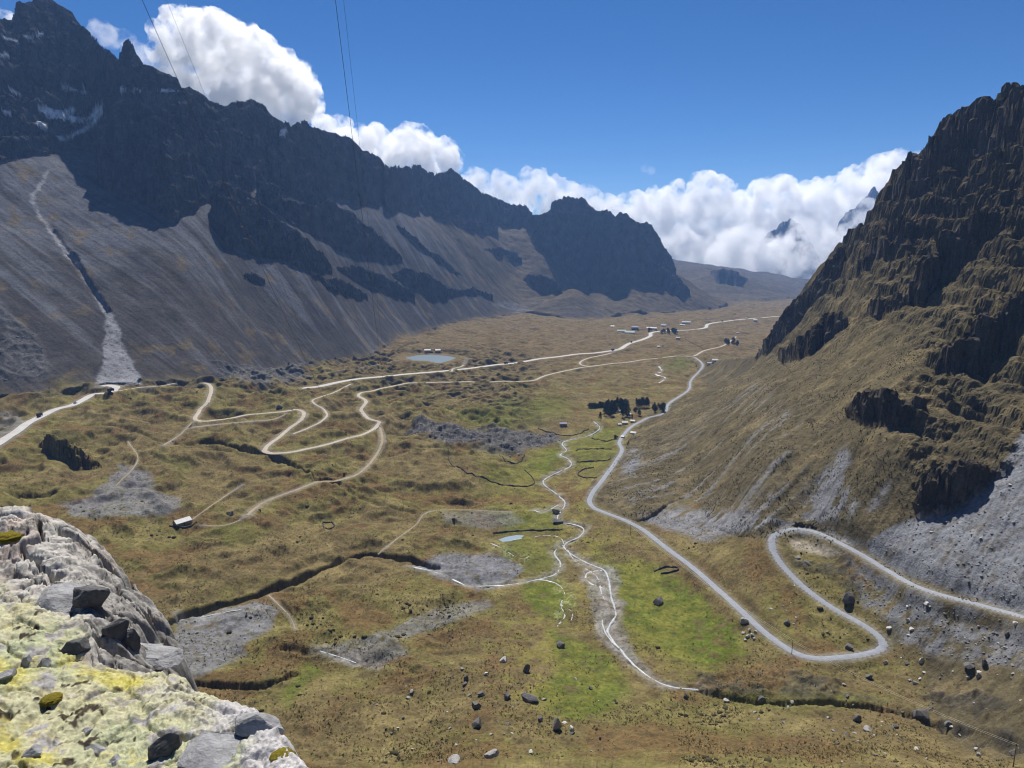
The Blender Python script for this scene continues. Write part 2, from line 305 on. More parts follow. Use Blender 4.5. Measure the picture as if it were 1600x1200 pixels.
Z += (REG == 2) * (str_ * 1.8 + fbm(X2 / 45, Y2 / 45, 4, 13) * 3.5 + 0.9 * fbm(X2 / 6, Y2 / 6, 4, 14)) * (1 - rk)
Z += rk * sc_d ** 0.7 * (ridged(X2 / (42 * sc_d ** .5), Y2 / (42 * sc_d ** .5), 5, 21) * 6.0 - 2)
# crags of the right-hand mountain: spurs and gullies running down its flank
crag = region([(1190,548),(1280,420),(1400,240),(1610,80),(1700,80),(1700,640),(1500,640),(1440,560),(1400,520),(1330,520),(1230,565)], 60, 20, True) * (REG == 2)
QA = X2 * .97 + Y2 * .24; QB = Y2 * .97 - X2 * .24                 # across and along the rock ribs
cn = ridged(QA / 58 + 0.5 * WU, QB / 130 + 0.5 * WV, 6, 33, 0.55)
CW = np.clip(0.12 + 1.0 * sstep(520, 260, PV), 0, 1)
Z += crag * (cn * 21 - 8) * CW + crag * (fbm(X2 / 55, Y2 / 55, 4, 34) * 9) * (1 - CW)
crag2 = region([(1420,600),(1480,480),(1620,420),(1700,420),(1700,700),(1560,740),(1440,800),(1420,720)], 40, 20, True) * (REG == 2)
Z += crag2 * (ridged(QA / 34, QB / 50, 5, 37, 0.5) * 7 - 2.5)
# bedding ledges: steep little risers and flatter tops along dipping beds
for T_, kx, wt, sd_ in ((26.0, 0.30, 0.95, 201), (8.0, 0.22, 0.5, 202)):
    q_ = (Z + kx * X2 + T_ * 0.7 * fbm(X2 / 38, Y2 / 38, 4, sd_)) / T_; f_ = q_ - np.floor(q_)
    Z += np.clip(crag * (0.25 + 0.75 * CW) + 0.45 * crag2, 0, 1) * wt * T_ * (sstep(0.45, 1.0, f_) - f_)
# dark boulder fields
def bumps(poly, amp, size, seed):
    m = region(poly, 10, 8); global Z
    Z = Z + m * amp * np.clip(ridged(X2 / size, Y2 / size, 4, seed), -0.5, 1.2); return m
LAVA = bumps([(628,668),(660,664),(700,670),(790,672),(860,672),(882,684),(850,698),(790,712),(740,702),(680,690)], 5.0, 16, 51)
BOUL = bumps([(328,566),(385,574),(470,577),(484,588),(440,600),(400,606),(350,592)], 7.0, 24, 52)
BANK = np.maximum(np.maximum(bumps([(1080,1052),(1180,1056),(1250,1050),(1312,1064),(1300,1098),(1200,1092),(1100,1080)], 3.0, 13, 57), bumps([(1440,1086),(1520,1080),(1610,1100),(1610,1132),(1500,1116)], 3.0, 12, 58)), bumps([(1300,1085),(1400,1100),(1500,1130),(1610,1150),(1610,1172),(1480,1140),(1380,1115)], 2.0, 10, 59))
BANK = np.maximum(BANK, bumps([(1224,850),(1250,878),(1290,880),(1325,868),(1345,900),(1340,940),(1300,905),(1240,885)], 2.5, 9, 60))
BOUL = np.maximum(BOUL, bumps([(0,480),(30,500),(75,560),(75,592),(0,592)], 4.0, 22, 53))

# ------------------------------------------------------------------ roads, streams and ravines are cut into the ground
def hit(u, v):
    """the ground seen at picture points"""
    a, t = ray(u, v); fi = np.interp(a, AZ, np.arange(NA)); out = []
    for k in range(len(a)):
        i = int(round(fi[k])); el = Z[i, 75:] / DD[75:]; cm = np.maximum.accumulate(el)
        j = int(np.searchsorted(cm, t[k])); j = min(max(j, 1), len(cm) - 1)
        f = np.clip((t[k] - cm[j - 1]) / (cm[j] - cm[j - 1] + 1e-9), 0, 1)
        d = DD[75 + j - 1] * (1 - f) + DD[75 + j] * f
        out.append((d * math.sin(a[k]), d * math.cos(a[k]), t[k] * d))
    return np.array(out)
def spline(pts, n=10):
    p = np.array(pts, float); p = np.vstack([2 * p[0] - p[1], p, 2 * p[-1] - p[-2]]); o = []
    for i in range(1, len(p) - 2):
        for s in np.linspace(0, 1, n, endpoint=False):
            a, b, c, d = p[i - 1], p[i], p[i + 1], p[i + 2]
            o.append(0.5 * (2 * b + (c - a) * s + (2 * a - 5 * b + 4 * c - d) * s * s + (3 * b - a - 3 * c + d) * s ** 3))
    o.append(p[-2]); return np.array(o)
def gsm(a, s):
    k = np.exp(-0.5 * (np.arange(-3 * s, 3 * s + 1) / s) ** 2); k /= k.sum()
    q = np.r_[2 * a[0] - a[1:3 * s + 1][::-1], a, 2 * a[-1] - a[-3 * s - 1:-1][::-1]] if len(a) > 3 * s + 1 else np.pad(a, 3 * s, 'edge')
    return np.convolve(q, k, 'valid')
def path3(pts, step, sm):
    uv = spline(pts, 12); P = hit(uv[:, 0], uv[:, 1])
    D = gsm(np.hypot(P[:, 0], P[:, 1]), 3); a, t = ray(uv[:, 0], uv[:, 1])
    P = np.stack([D * np.sin(a), D * np.cos(a), D * t], 1)
    s = np.r_[0, np.cumsum(np.hypot(np.diff(P[:, 0]), np.diff(P[:, 1])))]
    q = np.arange(0, s[-1], step); P = np.stack([np.interp(q, s, P[:, k]) for k in range(3)], 1)
    sm = int(max(1, min(sm / step, len(P) // 7)))
    return np.stack([gsm(P[:, k], sm if k == 2 else max(1, sm // 4)) for k in range(3)], 1)
def near(P, rad):
    """distance to a path (and the path's height there) on the part of the grid around it"""
    dist = np.full(Z.shape, 1e9, np.float32); zz = np.zeros(Z.shape, np.float32)
    for x, y, z in P:
        d = math.hypot(x, y); a = math.atan2(x, y); da = rad / d
        i0, i1 = np.searchsorted(AZ, [a - da, a + da]); j0, j1 = np.searchsorted(DD, [d - rad, d + rad])
        if i1 <= i0 or j1 <= j0: continue
        q = np.hypot(X2[i0:i1, j0:j1] - x, Y2[i0:i1, j0:j1] - y); m = q < dist[i0:i1, j0:j1]
        dist[i0:i1, j0:j1] = np.where(m, q, dist[i0:i1, j0:j1]); zz[i0:i1, j0:j1] = np.where(m, z, zz[i0:i1, j0:j1])
    return dist, zz
VERGE = np.zeros(Z.shape, np.float32); WET = np.zeros(Z.shape, np.float32); DIRT = np.zeros(Z.shape, np.float32)
def bed(pts, w, blend, sm, verge=1.6, step=2.5):
    global Z, VERGE
    P = path3(pts, step, sm); d, zz = near(P, w / 2 + blend)
    m = 1 - sstep(w / 2 + 1.0, w / 2 + blend, d)
    Z = np.where(d < 1e8, Z + (zz - Z) * m, Z)
    VERGE = np.maximum(VERGE, (d < 1e8) * (1 - sstep(w / 2, w / 2 + verge * 2, d + 1.2 * WU)))
    return P
def carve(pts, width, depth, wob=0.3, step=2.0, mark=None):
    global Z
    P = path3(pts, step, 6); d, zz = near(P, width * 1.4)
    d = d * (1 + wob * WV + 0.35 * fbm(X2 / 9, Y2 / 9, 3, 64)) + 0.8 * fbm(X2 / 6, Y2 / 6, 3, 63)
    Z = Z - (d < 1e8) * depth * (1 - sstep(width * 0.22, width * 0.5, d))
    return P, d
MAIN = [(1640,978),(1600,966),(1540,948),(1480,932),(1430,915),(1390,896),(1350,868),(1310,846),(1270,831),(1240,826),(1216,829),(1205,845),(1212,870),(1235,898),(1265,925),(1300,950),(1340,972),(1370,988),(1382,1003),(1376,1017),(1350,1026),(1300,1029),(1260,1025),(1225,1010),(1190,985),(1160,955),(1120,920),(1080,885),(1040,855),(1000,825),(960,806),(932,796),(921,785),(926,770),(945,745),(963,720),(972,703),(968,690),(985,668),(1010,655),(1038,644),(1046,630),(1075,610),(1080,594),(1098,572),(1086,559),(1070,556)]
LANE = [(1150,526),(1130,540),(1100,548),(1085,556),(1070,556),(1040,558),(1000,563),(970,567),(940,570),(900,576),(855,586),(830,595),(790,596),(740,597),(690,597),(640,599),(600,606),(570,613),(560,618),(572,627),(564,640),(574,652),(592,657),(588,668),(560,680),(500,697),(450,707),(422,708),(414,700),(440,680),(470,655),(472,643),(440,641),(400,648),(340,656),(306,655),(312,643),(325,625),(330,606),(318,598)]
LOOP = [(968,546),(950,553),(918,560),(906,567),(914,572),(935,571)]
HWA = [(-60,735),(-25,708),(0,692),(30,670),(60,652),(110,632),(150,618),(178,608),(183,603),(172,602),(158,604)]
HWB = [(474,606),(520,597),(600,588),(700,579),(780,570),(850,560),(900,554),(950,549),(968,545),(985,536),(1003,531),(1016,525),(1020,519),(1060,516),(1100,513),(1108,506),(1150,500),(1218,494)]
TR1 = [(594,668),(597,690),(585,715),(560,740),(530,750),(498,753),(450,770),(412,785),(385,806)]
TR2 = [(458,678),(490,665),(510,651),(506,640),(492,631),(490,624),(520,614),(548,600)]
TR3 = [(300,660),(280,680),(255,696)]
TR4 = [(300,668),(350,662),(400,658),(436,654),(446,646)]
TR5 = [(176,612),(215,606),(250,603),(275,599)]
TR6 = [(735,560),(722,572),(708,576),(706,581)]
P_MAIN = bed(MAIN, 5.6, 7, 14); P_LANE = bed(LANE, 6.5, 8, 16); P_LOOP = bed(LOOP, 6, 8, 14, step=4)
P_HWA = bed(HWA, 13, 12, 24); P_HWB = bed(HWB, 13, 16, 40, step=4)
P_FP = [bed(q, 1.6, 2, 6, verge=.8) for q in ([(385,806),(372,815),(340,822),(310,820)], [(590,866),(620,842),(650,820),(668,800),(720,797),(800,800)], [(380,757),(330,790),(300,812)], [(420,930),(450,960),(462,985)], [(650,560),(610,566),(560,575),(520,580)], [(200,690),(215,720),(180,760)])]
P_TR1 = bed(TR1, 4.5, 5, 8); P_TR2 = bed(TR2, 4, 4, 8); P_TR3 = bed(TR3, 3, 3, 6); P_TR4 = bed(TR4, 4, 4, 8); P_TR5 = bed(TR5, 4, 4, 8); P_TR6 = bed(TR6, 5, 5, 8)
carve([(255,975),(300,957),(380,936),(425,922),(470,903),(520,882),(560,868),(592,867),(640,876),(682,888)], 9, 7)
carve([(318,690),(370,697),(430,712),(470,730),(505,747),(525,752)], 12, 8)
carve([(160,662),(200,668),(250,688),(300,694),(330,697)], 6, 2.5)
carve([(300,1068),(350,1070),(400,1072),(440,1060),(460,1050)], 5, 3)
carve([(440,1012),(460,1014),(485,1018),(512,1014)], 4, 1.6)
carve([(20,770),(60,775),(85,768)], 8, 5)
carve([(1090,1078),(1150,1092),(1210,1098),(1260,1098),(1330,1100),(1380,1108),(1430,1120),(1480,1135),(1540,1150),(1600,1170)], 6, 3)
carve([(525,755),(560,775),(600,790),(650,800)], 6, 2)
S_MAIN = [(928,658),(937,668),(920,680),(880,690),(885,703),(875,710),(888,716),(892,727),(870,738),(848,752),(868,770),(883,785),(872,805),(874,815),(895,818),(912,825),(905,838),(882,850),(890,863),(920,880),(945,890),(952,910),(955,930),(962,960),(950,985),(975,1020),(1000,1045),(1040,1070),(1092,1076)]
S_ARM = [(640,884),(690,896),(722,912),(745,916),(800,912),(842,904),(868,896),(876,880),(866,862),(880,850)]
S_LOOP = [(945,890),(920,893),(915,902),(925,912),(950,918)]
S_FAR = [(1030,572),(1034,580),(1024,584),(1040,590),(1030,598)]
S_SIDE = [(835,797),(850,800),(872,788)]
S_B2 = [(842,904),(870,911),(882,926),(876,945),(883,960),(870,979)]
S_B3 = [(764,847),(785,856),(800,866),(816,873),(827,868)]
S_B4 = [(877,944),(894,955),(891,974)]
S_B5 = [(800,843),(850,836),(874,838),(882,850)]
S_B6 = [(887,858),(897,874),(916,888),(934,902),(940,926),(949,948),(941,970),(949,992),(968,1012)]
S_RAV = [(280,968),(330,960),(400,946)]
S_LOW = [(500,1016),(530,1025),(560,1036)]
P_B6, d12 = carve(S_B6, 3, 0.4)
P_B2, d8 = carve(S_B2, 3, 0.4); P_B3, d9 = carve(S_B3, 3, 0.4); P_B4, d10 = carve(S_B4, 3, 0.4); P_B5, d11 = carve(S_B5, 3, 0.4)
P_ST, d1 = carve(S_MAIN, 7, 0.9); P_ARM, d2 = carve(S_ARM, 5, 0.7); P_SL, d3 = carve(S_LOOP, 4, 0.6); P_SF, d4 = carve(S_FAR, 7, 0.8, step=4); P_SS, d5 = carve(S_SIDE, 4, 0.6); P_SR, d6 = carve(S_RAV, 4, 0.6); P_SW, d7 = carve(S_LOW, 4, 0.6)
WET = sum((np.where(d < 1e8, 1 - sstep(1.5, 7, d + 2.5 * WU), 0) for d in (d1, d2, d3, d4, d5, d6, d7, d12)))
# the lake and the tarn lie in flattened hollows
def pool(poly, z_pad):
    c = hit(np.array([p[0] for p in poly], float), np.array([p[1] for p in poly], float)); z = float(np.percentile(c[:, 2], 30))
    a, t = ray([p[0] for p in poly], [p[1] for p in poly]); dd = z / t
    Q = np.stack([dd * np.sin(a), dd * np.cos(a)], 1)
    global Z
    sel = (X2 > Q[:, 0].min() - 60) & (X2 < Q[:, 0].max() + 60) & (Y2 > Q[:, 1].min() - 60) & (Y2 < Q[:, 1].max() + 60)
    x = X2[sel]; y = Y2[sel]; ins = inpoly(Q, x, y); d2_ = np.full(x.shape, 1e9); j = len(Q) - 1
    for i in range(len(Q)):
        p, e = Q[j], Q[i] - Q[j]; t = np.clip(((x - p[0]) * e[0] + (y - p[1]) * e[1]) / max((e ** 2).sum(), 1e-9), 0, 1)
        d2_ = np.minimum(d2_, (x - p[0] - t * e[0]) ** 2 + (y - p[1] - t * e[1]) ** 2); j = i
    sd = np.sqrt(d2_) * np.where(ins, -1, 1); zt = z + np.clip(sd * 0.12, -2, 3)
    Z[sel] += (zt - Z[sel]) * (1 - sstep(8, 45, sd)) if z_pad else (zt - Z[sel]) * (1 - sstep(2, 10, sd))
    return Q, z
carve([(84,360),(92,372),(104,388),(118,410)], 10, 5, 0.5); carve([(112,400),(122,416),(136,440),(150,460),(168,486)], 15, 9, 0.5)
LAKE = pool([(632,559),(650,555),(675,554),(700,556),(714,559),(704,563),(690,567),(681,567),(668,564),(645,563)], True)
TARN = pool([(776,843),(790,838),(808,835),(822,836),(815,841),(800,846),(785,847)], False)
PU, PV = project(X2, Y2, Z); PU = np.nan_to_num(PU, nan=-9999); PV = np.nan_to_num(PV, nan=9999); VIS = visible()
# ------------------------------------------------------------------ what covers the ground where (surface colours, plus a haze tint on the far floor)
COL = np.zeros(Z.shape + (3,), np.float32)
def lerp(c, m):
    global COL
    m = np.clip(m, 0, 1)[..., None].astype(np.float32); COL += (np.array(c, np.float32) - COL) * m
n1 = fbm(X2 / 130, Y2 / 130, 4, 71); n2 = fbm(X2 / 34, Y2 / 34, 4, 72); n3 = fbm(X2 / 8, Y2 / 8, 4, 73); n4 = noise2(X2 / 2.1, Y2 / 2.1, 74) + 0.6 * noise2(X2 / 0.9, Y2 / 0.9, 75)
COL[:] = (.138, .107, .052)
lerp((.130, .118, .042), sstep(-.25, .35, n1 + 0.5 * n3))
lerp((.205, .165, .075), 0.62 * sstep(0.0, .6, n2 + 0.35 * n3))
lerp((.135, .080, .042), 0.7 * sstep(0.0, .5, -n2 + 0.6 * n1))
lerp((.085, .073, .038), 0.55 * sstep(0.2, .6, -n3 - 0.4 * n2))
lerp((.045, .042, .022), 0.85 * sstep(.22, .55, n4))
lerp((.15, .10, .06), 0.6 * sstep(1100, 1700, D2) * (REG == 0) * sstep(-.3, .3, n2))  # haze painted in: the far valley floor turns browner with distance
# left mountains: brown grass, grey scree in stripes down the fall line
nz = fbm(A2 * 420, Z / 7, 4, 191); nz2 = fbm(A2 * 90, Z / 40, 4, 192)
m1 = np.where(REG == 2, 0, WL) * (1 - rk)
tal = fbm(SL / 30, PL / 420, 5, 81, 0.62) ; hgt = sstep(-150, 60, Z)
lerp((.075, .070, .068), m1)
lerp((.140, .145, .162), 0.8 * m1 * sstep(-.25, .55, tal + 0.7 * hgt - 0.3 + 0.5 * n1))
lerp((.060, .052, .045), m1 * 0.5 * sstep(.15, .5, fbm(SL / 11, PL / 200, 4, 83)))
lerp((.125, .098, .055), m1 * 0.6 * sstep(2500, 3000, D2))
lerp((.17, .13, .07), m1 * 0.6 * sstep(.1, .4, n2) * sstep(-.1, .3, n1))
lerp((.095, .095, .100), rk * (REG == 1))
lerp((.045, .047, .052), rk * (REG == 1) * sstep(-.3, .4, nz2))
# right mountain
m2 = np.maximum(WR, (REG == 2)) * (1 - rk)
lerp((.105, .088, .052), m2); lerp((.165, .132, .072), m2 * sstep(0, .5, n2 + .5 * n3)); lerp((.055, .047, .030), m2 * 0.8 * sstep(.05, .5, n3 + .5 * n4))
lerp((.075, .062, .044), 0.8 * crag * (1 - rk) * sstep(480, 300, PV))
lerp((.165, .158, .152), .85 * m2 * sstep(.08, .45, str_ + 0.3 * n3) * region([(960,760),(1060,680),(1180,600),(1240,640),(1260,760),(1200,815),(1080,810),(1000,805)], 40, 15))
for pl in [[(1252,802),(1270,760),(1300,712),(1328,698),(1332,725),(1312,755),(1345,790),(1330,812),(1270,812)], [(1392,752),(1384,780),(1366,802),(1358,800),(1370,775)], [(968,742),(985,708),(1000,700),(1003,722),(985,745)],
           [(1000,806),(1060,797),(1180,799),(1230,812),(1290,822),(1350,850),(1330,852),(1200,824),(1100,842),(1030,824)]]:
    lerp((.175, .176, .184), region(pl, 14, 9) * sstep(-.5, .1, n3 + str_))
lerp((.085, .070, .052), rk * (REG == 2)); lerp((.095, .078, .045), rk * (REG == 2) * LEDGE); lerp((.10, .094, .088), rk * (REG == 2) * 0.7 * sstep(.05, .5, nz + .6 * nz2)); lerp((.042, .037, .032), rk * (REG == 2) * 0.7 * sstep(.1, .5, -nz2 + .4 * nz))
lerp((.10, .088, .045), LEDGE * (REG == 2) * 0.8)
SCREE = region([(1346,852),(1420,814),(1500,788),(1562,742),(1612,655),(1720,600),(1720,1010),(1590,958),(1480,922),(1400,892)], 8, 5)
lerp((.180, .187, .205), SCREE * sstep(-1.2, .0, n3 + n4)); lerp((.10, .10, .105), SCREE * 0.7 * sstep(.25, .6, n4 + .5 * n3))
SCRE2 = region([(1318,868),(1400,908),(1480,942),(1610,985),(1700,1000),(1700,1060),(1600,1050),(1470,1028),(1400,1000),(1395,975),(1340,945)], 14, 14)
lerp((.148, .152, .162), SCRE2 * sstep(-.5, .3, n3 + .6 * n4)); lerp((.08, .078, .08), SCRE2 * 0.8 * sstep(.2, .6, n4 + .4 * n3))
lerp((.27, .24, .19), region([(1228,840),(1290,852),(1318,866),(1290,870),(1240,858)], 8, 5))
# lush meadows
GREEN = np.zeros(Z.shape, np.float32)
for pl, k in [([(958,905),(1010,880),(1060,900),(1110,950),(1150,985),(1170,1020),(1120,1040),(1060,1030),(1000,1010),(968,978),(978,940)], 1), ([(922,852),(960,870),(1000,880),(990,902),(945,887)], .8),
              ([(860,985),(920,1000),(958,1040),(985,1080),(960,1110),(900,1128),(850,1112),(830,1085),(872,1050)], .9), ([(820,918),(870,905),(890,930),(885,975),(850,962),(830,940)], 1),
              ([(765,800),(868,796),(880,830),(780,832)], .75), ([(815,722),(880,690),(880,726),(850,745),(820,740)], .9), ([(882,692),(940,665),(972,665),(962,720),(930,740),(892,726)], .7),
              ([(720,640),(800,625),(890,618),(880,650),(800,672),(730,670)], .5), ([(1043,562),(1070,559),(1082,568),(1055,577),(1034,573)], .8), ([(748,722),(820,730),(850,752),(760,764)], .5),
              ([(440,1085),(470,1040),(490,1026),(500,1040),(470,1080),(450,1100)], .8), ([(255,700),(300,720),(290,745),(262,735)], .4), ([(335,825),(380,815),(420,830),(400,850),(345,850)], .5), ([(775,845),(830,836),(880,850),(880,896),(830,902),(790,880)], .6), ([(1080,1085),(1250,1075),(1400,1090),(1380,1110),(1200,1110)], .4)]:
    GREEN = np.maximum(GREEN, region(pl, 26, 12) * k); lerp((.086, .112, .021), region(pl, 26, 12) * k * sstep(-.9, .1, n3 + .5 * n2)); 
lerp((.165, .150, .042), 0.6 * region([(840,700),(960,650),(985,690),(930,790),(1000,840),(1100,920),(1160,1000),(1120,1050),(980,1060),(880,1120),(780,1110),(760,1020),(860,900),(780,790),(760,720)], 60, 20) * sstep(-.2, .4, n3 + n2) * (REG == 0))
# gravel, boulder fields, wet banks
gr = (.155, .158, .170)
for pl, k in [([(645,886),(690,868),(760,865),(800,872),(822,890),(800,912),(742,920),(700,906)], 1), ([(276,968),(400,940),(436,954),(430,980),(380,1008),(388,1022),(340,1046),(290,1062),(266,1030)], .9), ([(150,772),(190,725),(236,735),(252,770),(288,785),(270,802),(200,806),(110,806),(96,790)], .8),
              ([(928,890),(966,885),(972,910),(962,930),(982,942),(962,965),(988,1010),(1022,1052),(960,1026),(926,986),(914,920)], .55), ([(500,1016),(600,985),(680,950),(760,934),(772,946),(680,986),(622,1000),(640,1020),(580,1046),(540,1036)], .65), ([(0,640),(30,650),(40,668),(0,690)], .6), ([(690,800),(800,800),(820,815),(760,825),(700,815)], .5), ([(150,600),(160,575),(165,520),(172,490),(184,505),(198,555),(216,585),(224,600)], 1.0), ([(54,330),(46,318),(58,290),(74,266),(78,268),(62,298),(54,318),(60,332),(82,360),(136,428),(178,500),(168,500),(126,428),(76,362)], .9), ([(790,470),(826,484),(815,490),(775,474)], .8), ([(60,262),(75,240),(150,238),(155,262),(110,275)], .6)]:
    lerp(gr, region(pl, 9 if pl[0] != (54,330) else 3, 8 if pl[0] != (54,330) else 3) * k * sstep(-1.0, .1, n3 + .6 * n4))
for pl in ([(150,600),(160,575),(165,520),(172,490),(184,505),(198,555),(216,585),(224,600)], [(54,330),(46,318),(58,290),(74,266),(78,268),(62,298),(54,318),(60,332),(82,360),(136,428),(178,500),(168,500),(126,428),(76,362)]):
    lerp((.27, .272, .285), region(pl, 5, 4) * .85 * sstep(-.9, .0, n3 + .5 * n4))
lerp((.085, .084, .088), LAVA * 0.9); lerp((.16, .155, .155), (LAVA + BOUL) * sstep(.2, .5, n4)); lerp((.12, .118, .12), BOUL * 0.8)
lerp((.25, .24, .22), 0.55 * np.clip(WET, 0, 1) * sstep(-.6, .2, n3)); lerp((.17, .158, .135), VERGE * 0.75); lerp((.060, .055, .045), BANK * .75 * sstep(-.5, .1, n3 + n2))
lerp((.26, .29, .17), 0.35 * region([(765,850),(785,846),(800,860),(828,865),(815,890),(795,870),(770,862)], 6, 6) * sstep(0, .3, n4 + n3)); lerp((.24, .27, .15), 0.4 * region([(862,900),(890,905),(895,935),(880,975),(868,975),(872,940)], 6, 10) * sstep(0.05, .3, n4 + n3))
# old snow on the ledges of the high peak
SN = np.zeros(Z.shape, np.float32)
for pl in [[(58,164),(66,166),(80,172),(100,174),(113,169),(116,173),(108,178),(112,181),(128,186),(140,184),(152,172),(163,161),(160,176),(152,190),(146,194),(148,186),(134,190),(120,191),(104,188),(76,186),(60,172)],
           [(100,214),(120,207),(138,196),(150,186),(152,192),(136,206),(118,213),(104,217)], [(84,212),(96,214),(104,220),(92,219)], [(33,54),(48,58),(66,53),(66,57),(50,61),(36,58)], [(84,128),(98,136),(110,138),(122,144),(108,143),(92,138)], [(186,137),(222,141),(224,144),(190,141)], [(246,141),(280,142),(280,145),(246,144)], [(0,58),(26,64),(30,67),(4,62)], [(0,86),(14,84),(12,90),(0,91)], [(125,146),(135,140),(134,146),(126,149)], [(0,172),(16,176),(14,179),(0,176)], [(14,136),(30,148),(28,150),(12,140)], [(60,190),(75,196),(72,202),(56,196)], [(438,205),(446,200),(444,212),(438,212)]]:
    SN = np.maximum(SN, region(pl, 2, 2.5))
lerp((.86, .87, .90), SN * sstep(-.8, -.2, nz))
COL *= (1 + np.where(rk > .5, 0.55 * nz + .3 * nz2, 0.30 * n4 + 0.10 * n3))[..., None]
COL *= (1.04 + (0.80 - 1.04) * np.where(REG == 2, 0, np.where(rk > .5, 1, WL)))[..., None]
COL = np.clip(COL, 0.01, 0.9)
# broken rock: the cliffs are pushed in and out along their normals, in three dimensions
X3, Y3, Z3 = X2.copy(), Y2.copy(), Z.copy()
rs_ = (np.maximum(rk, np.maximum(crag * (.2 + .8 * CW), .35 * crag2)) > 0.15) & (D2 > 300)
P_ = np.stack([X2, Y2, Z], -1).astype(np.float32); N_ = np.cross(np.gradient(P_, axis=1), np.gradient(P_, axis=0)); N_ /= np.linalg.norm(N_, axis=-1, keepdims=True) + 1e-9
N_ *= np.sign(N_[..., 2:3]); p_ = P_[rs_]; nn_ = N_[rs_]; ROCKY = np.maximum(rk, np.maximum(crag * (.2 + .8 * CW), .35 * crag2)) * np.where(REG == 0, .3, 1); wq = ROCKY[rs_]; r2_ = (REG[rs_] != 1)
S_0 = np.where(r2_, 26.0, 75.0).astype(np.float32); dsp = 0; am = 1.0; sc0 = 1.0
for o_ in range(4):
    k_ = (sc0 / S_0)[:, None] * np.array([1, 1, 1.25], np.float32); q_ = p_ * k_; dsp = dsp + am * (0.45 - 1.5 * np.abs(noise3(q_[:, 0], q_[:, 1], q_[:, 2], 300 + o_))); am *= .55; sc0 *= 2.1
b_ = (p_[:, 2] + .25 * p_[:, 0] + 5 * noise3(p_[:, 0] / 40, p_[:, 1] / 40, p_[:, 2] / 40, 310)) / np.where(r2_, 8.0, 24.0); b_ = b_ - np.floor(b_)
dsp = (dsp * np.where(r2_, 3.6, 6.0) + np.where(r2_, 2.2, 3.0) * (b_ ** 2 - .3)) * wq * (VERGE[rs_] < .05)
X3[rs_] += nn_[:, 0] * dsp; Y3[rs_] += nn_[:, 1] * dsp; Z3[rs_] += nn_[:, 2] * dsp
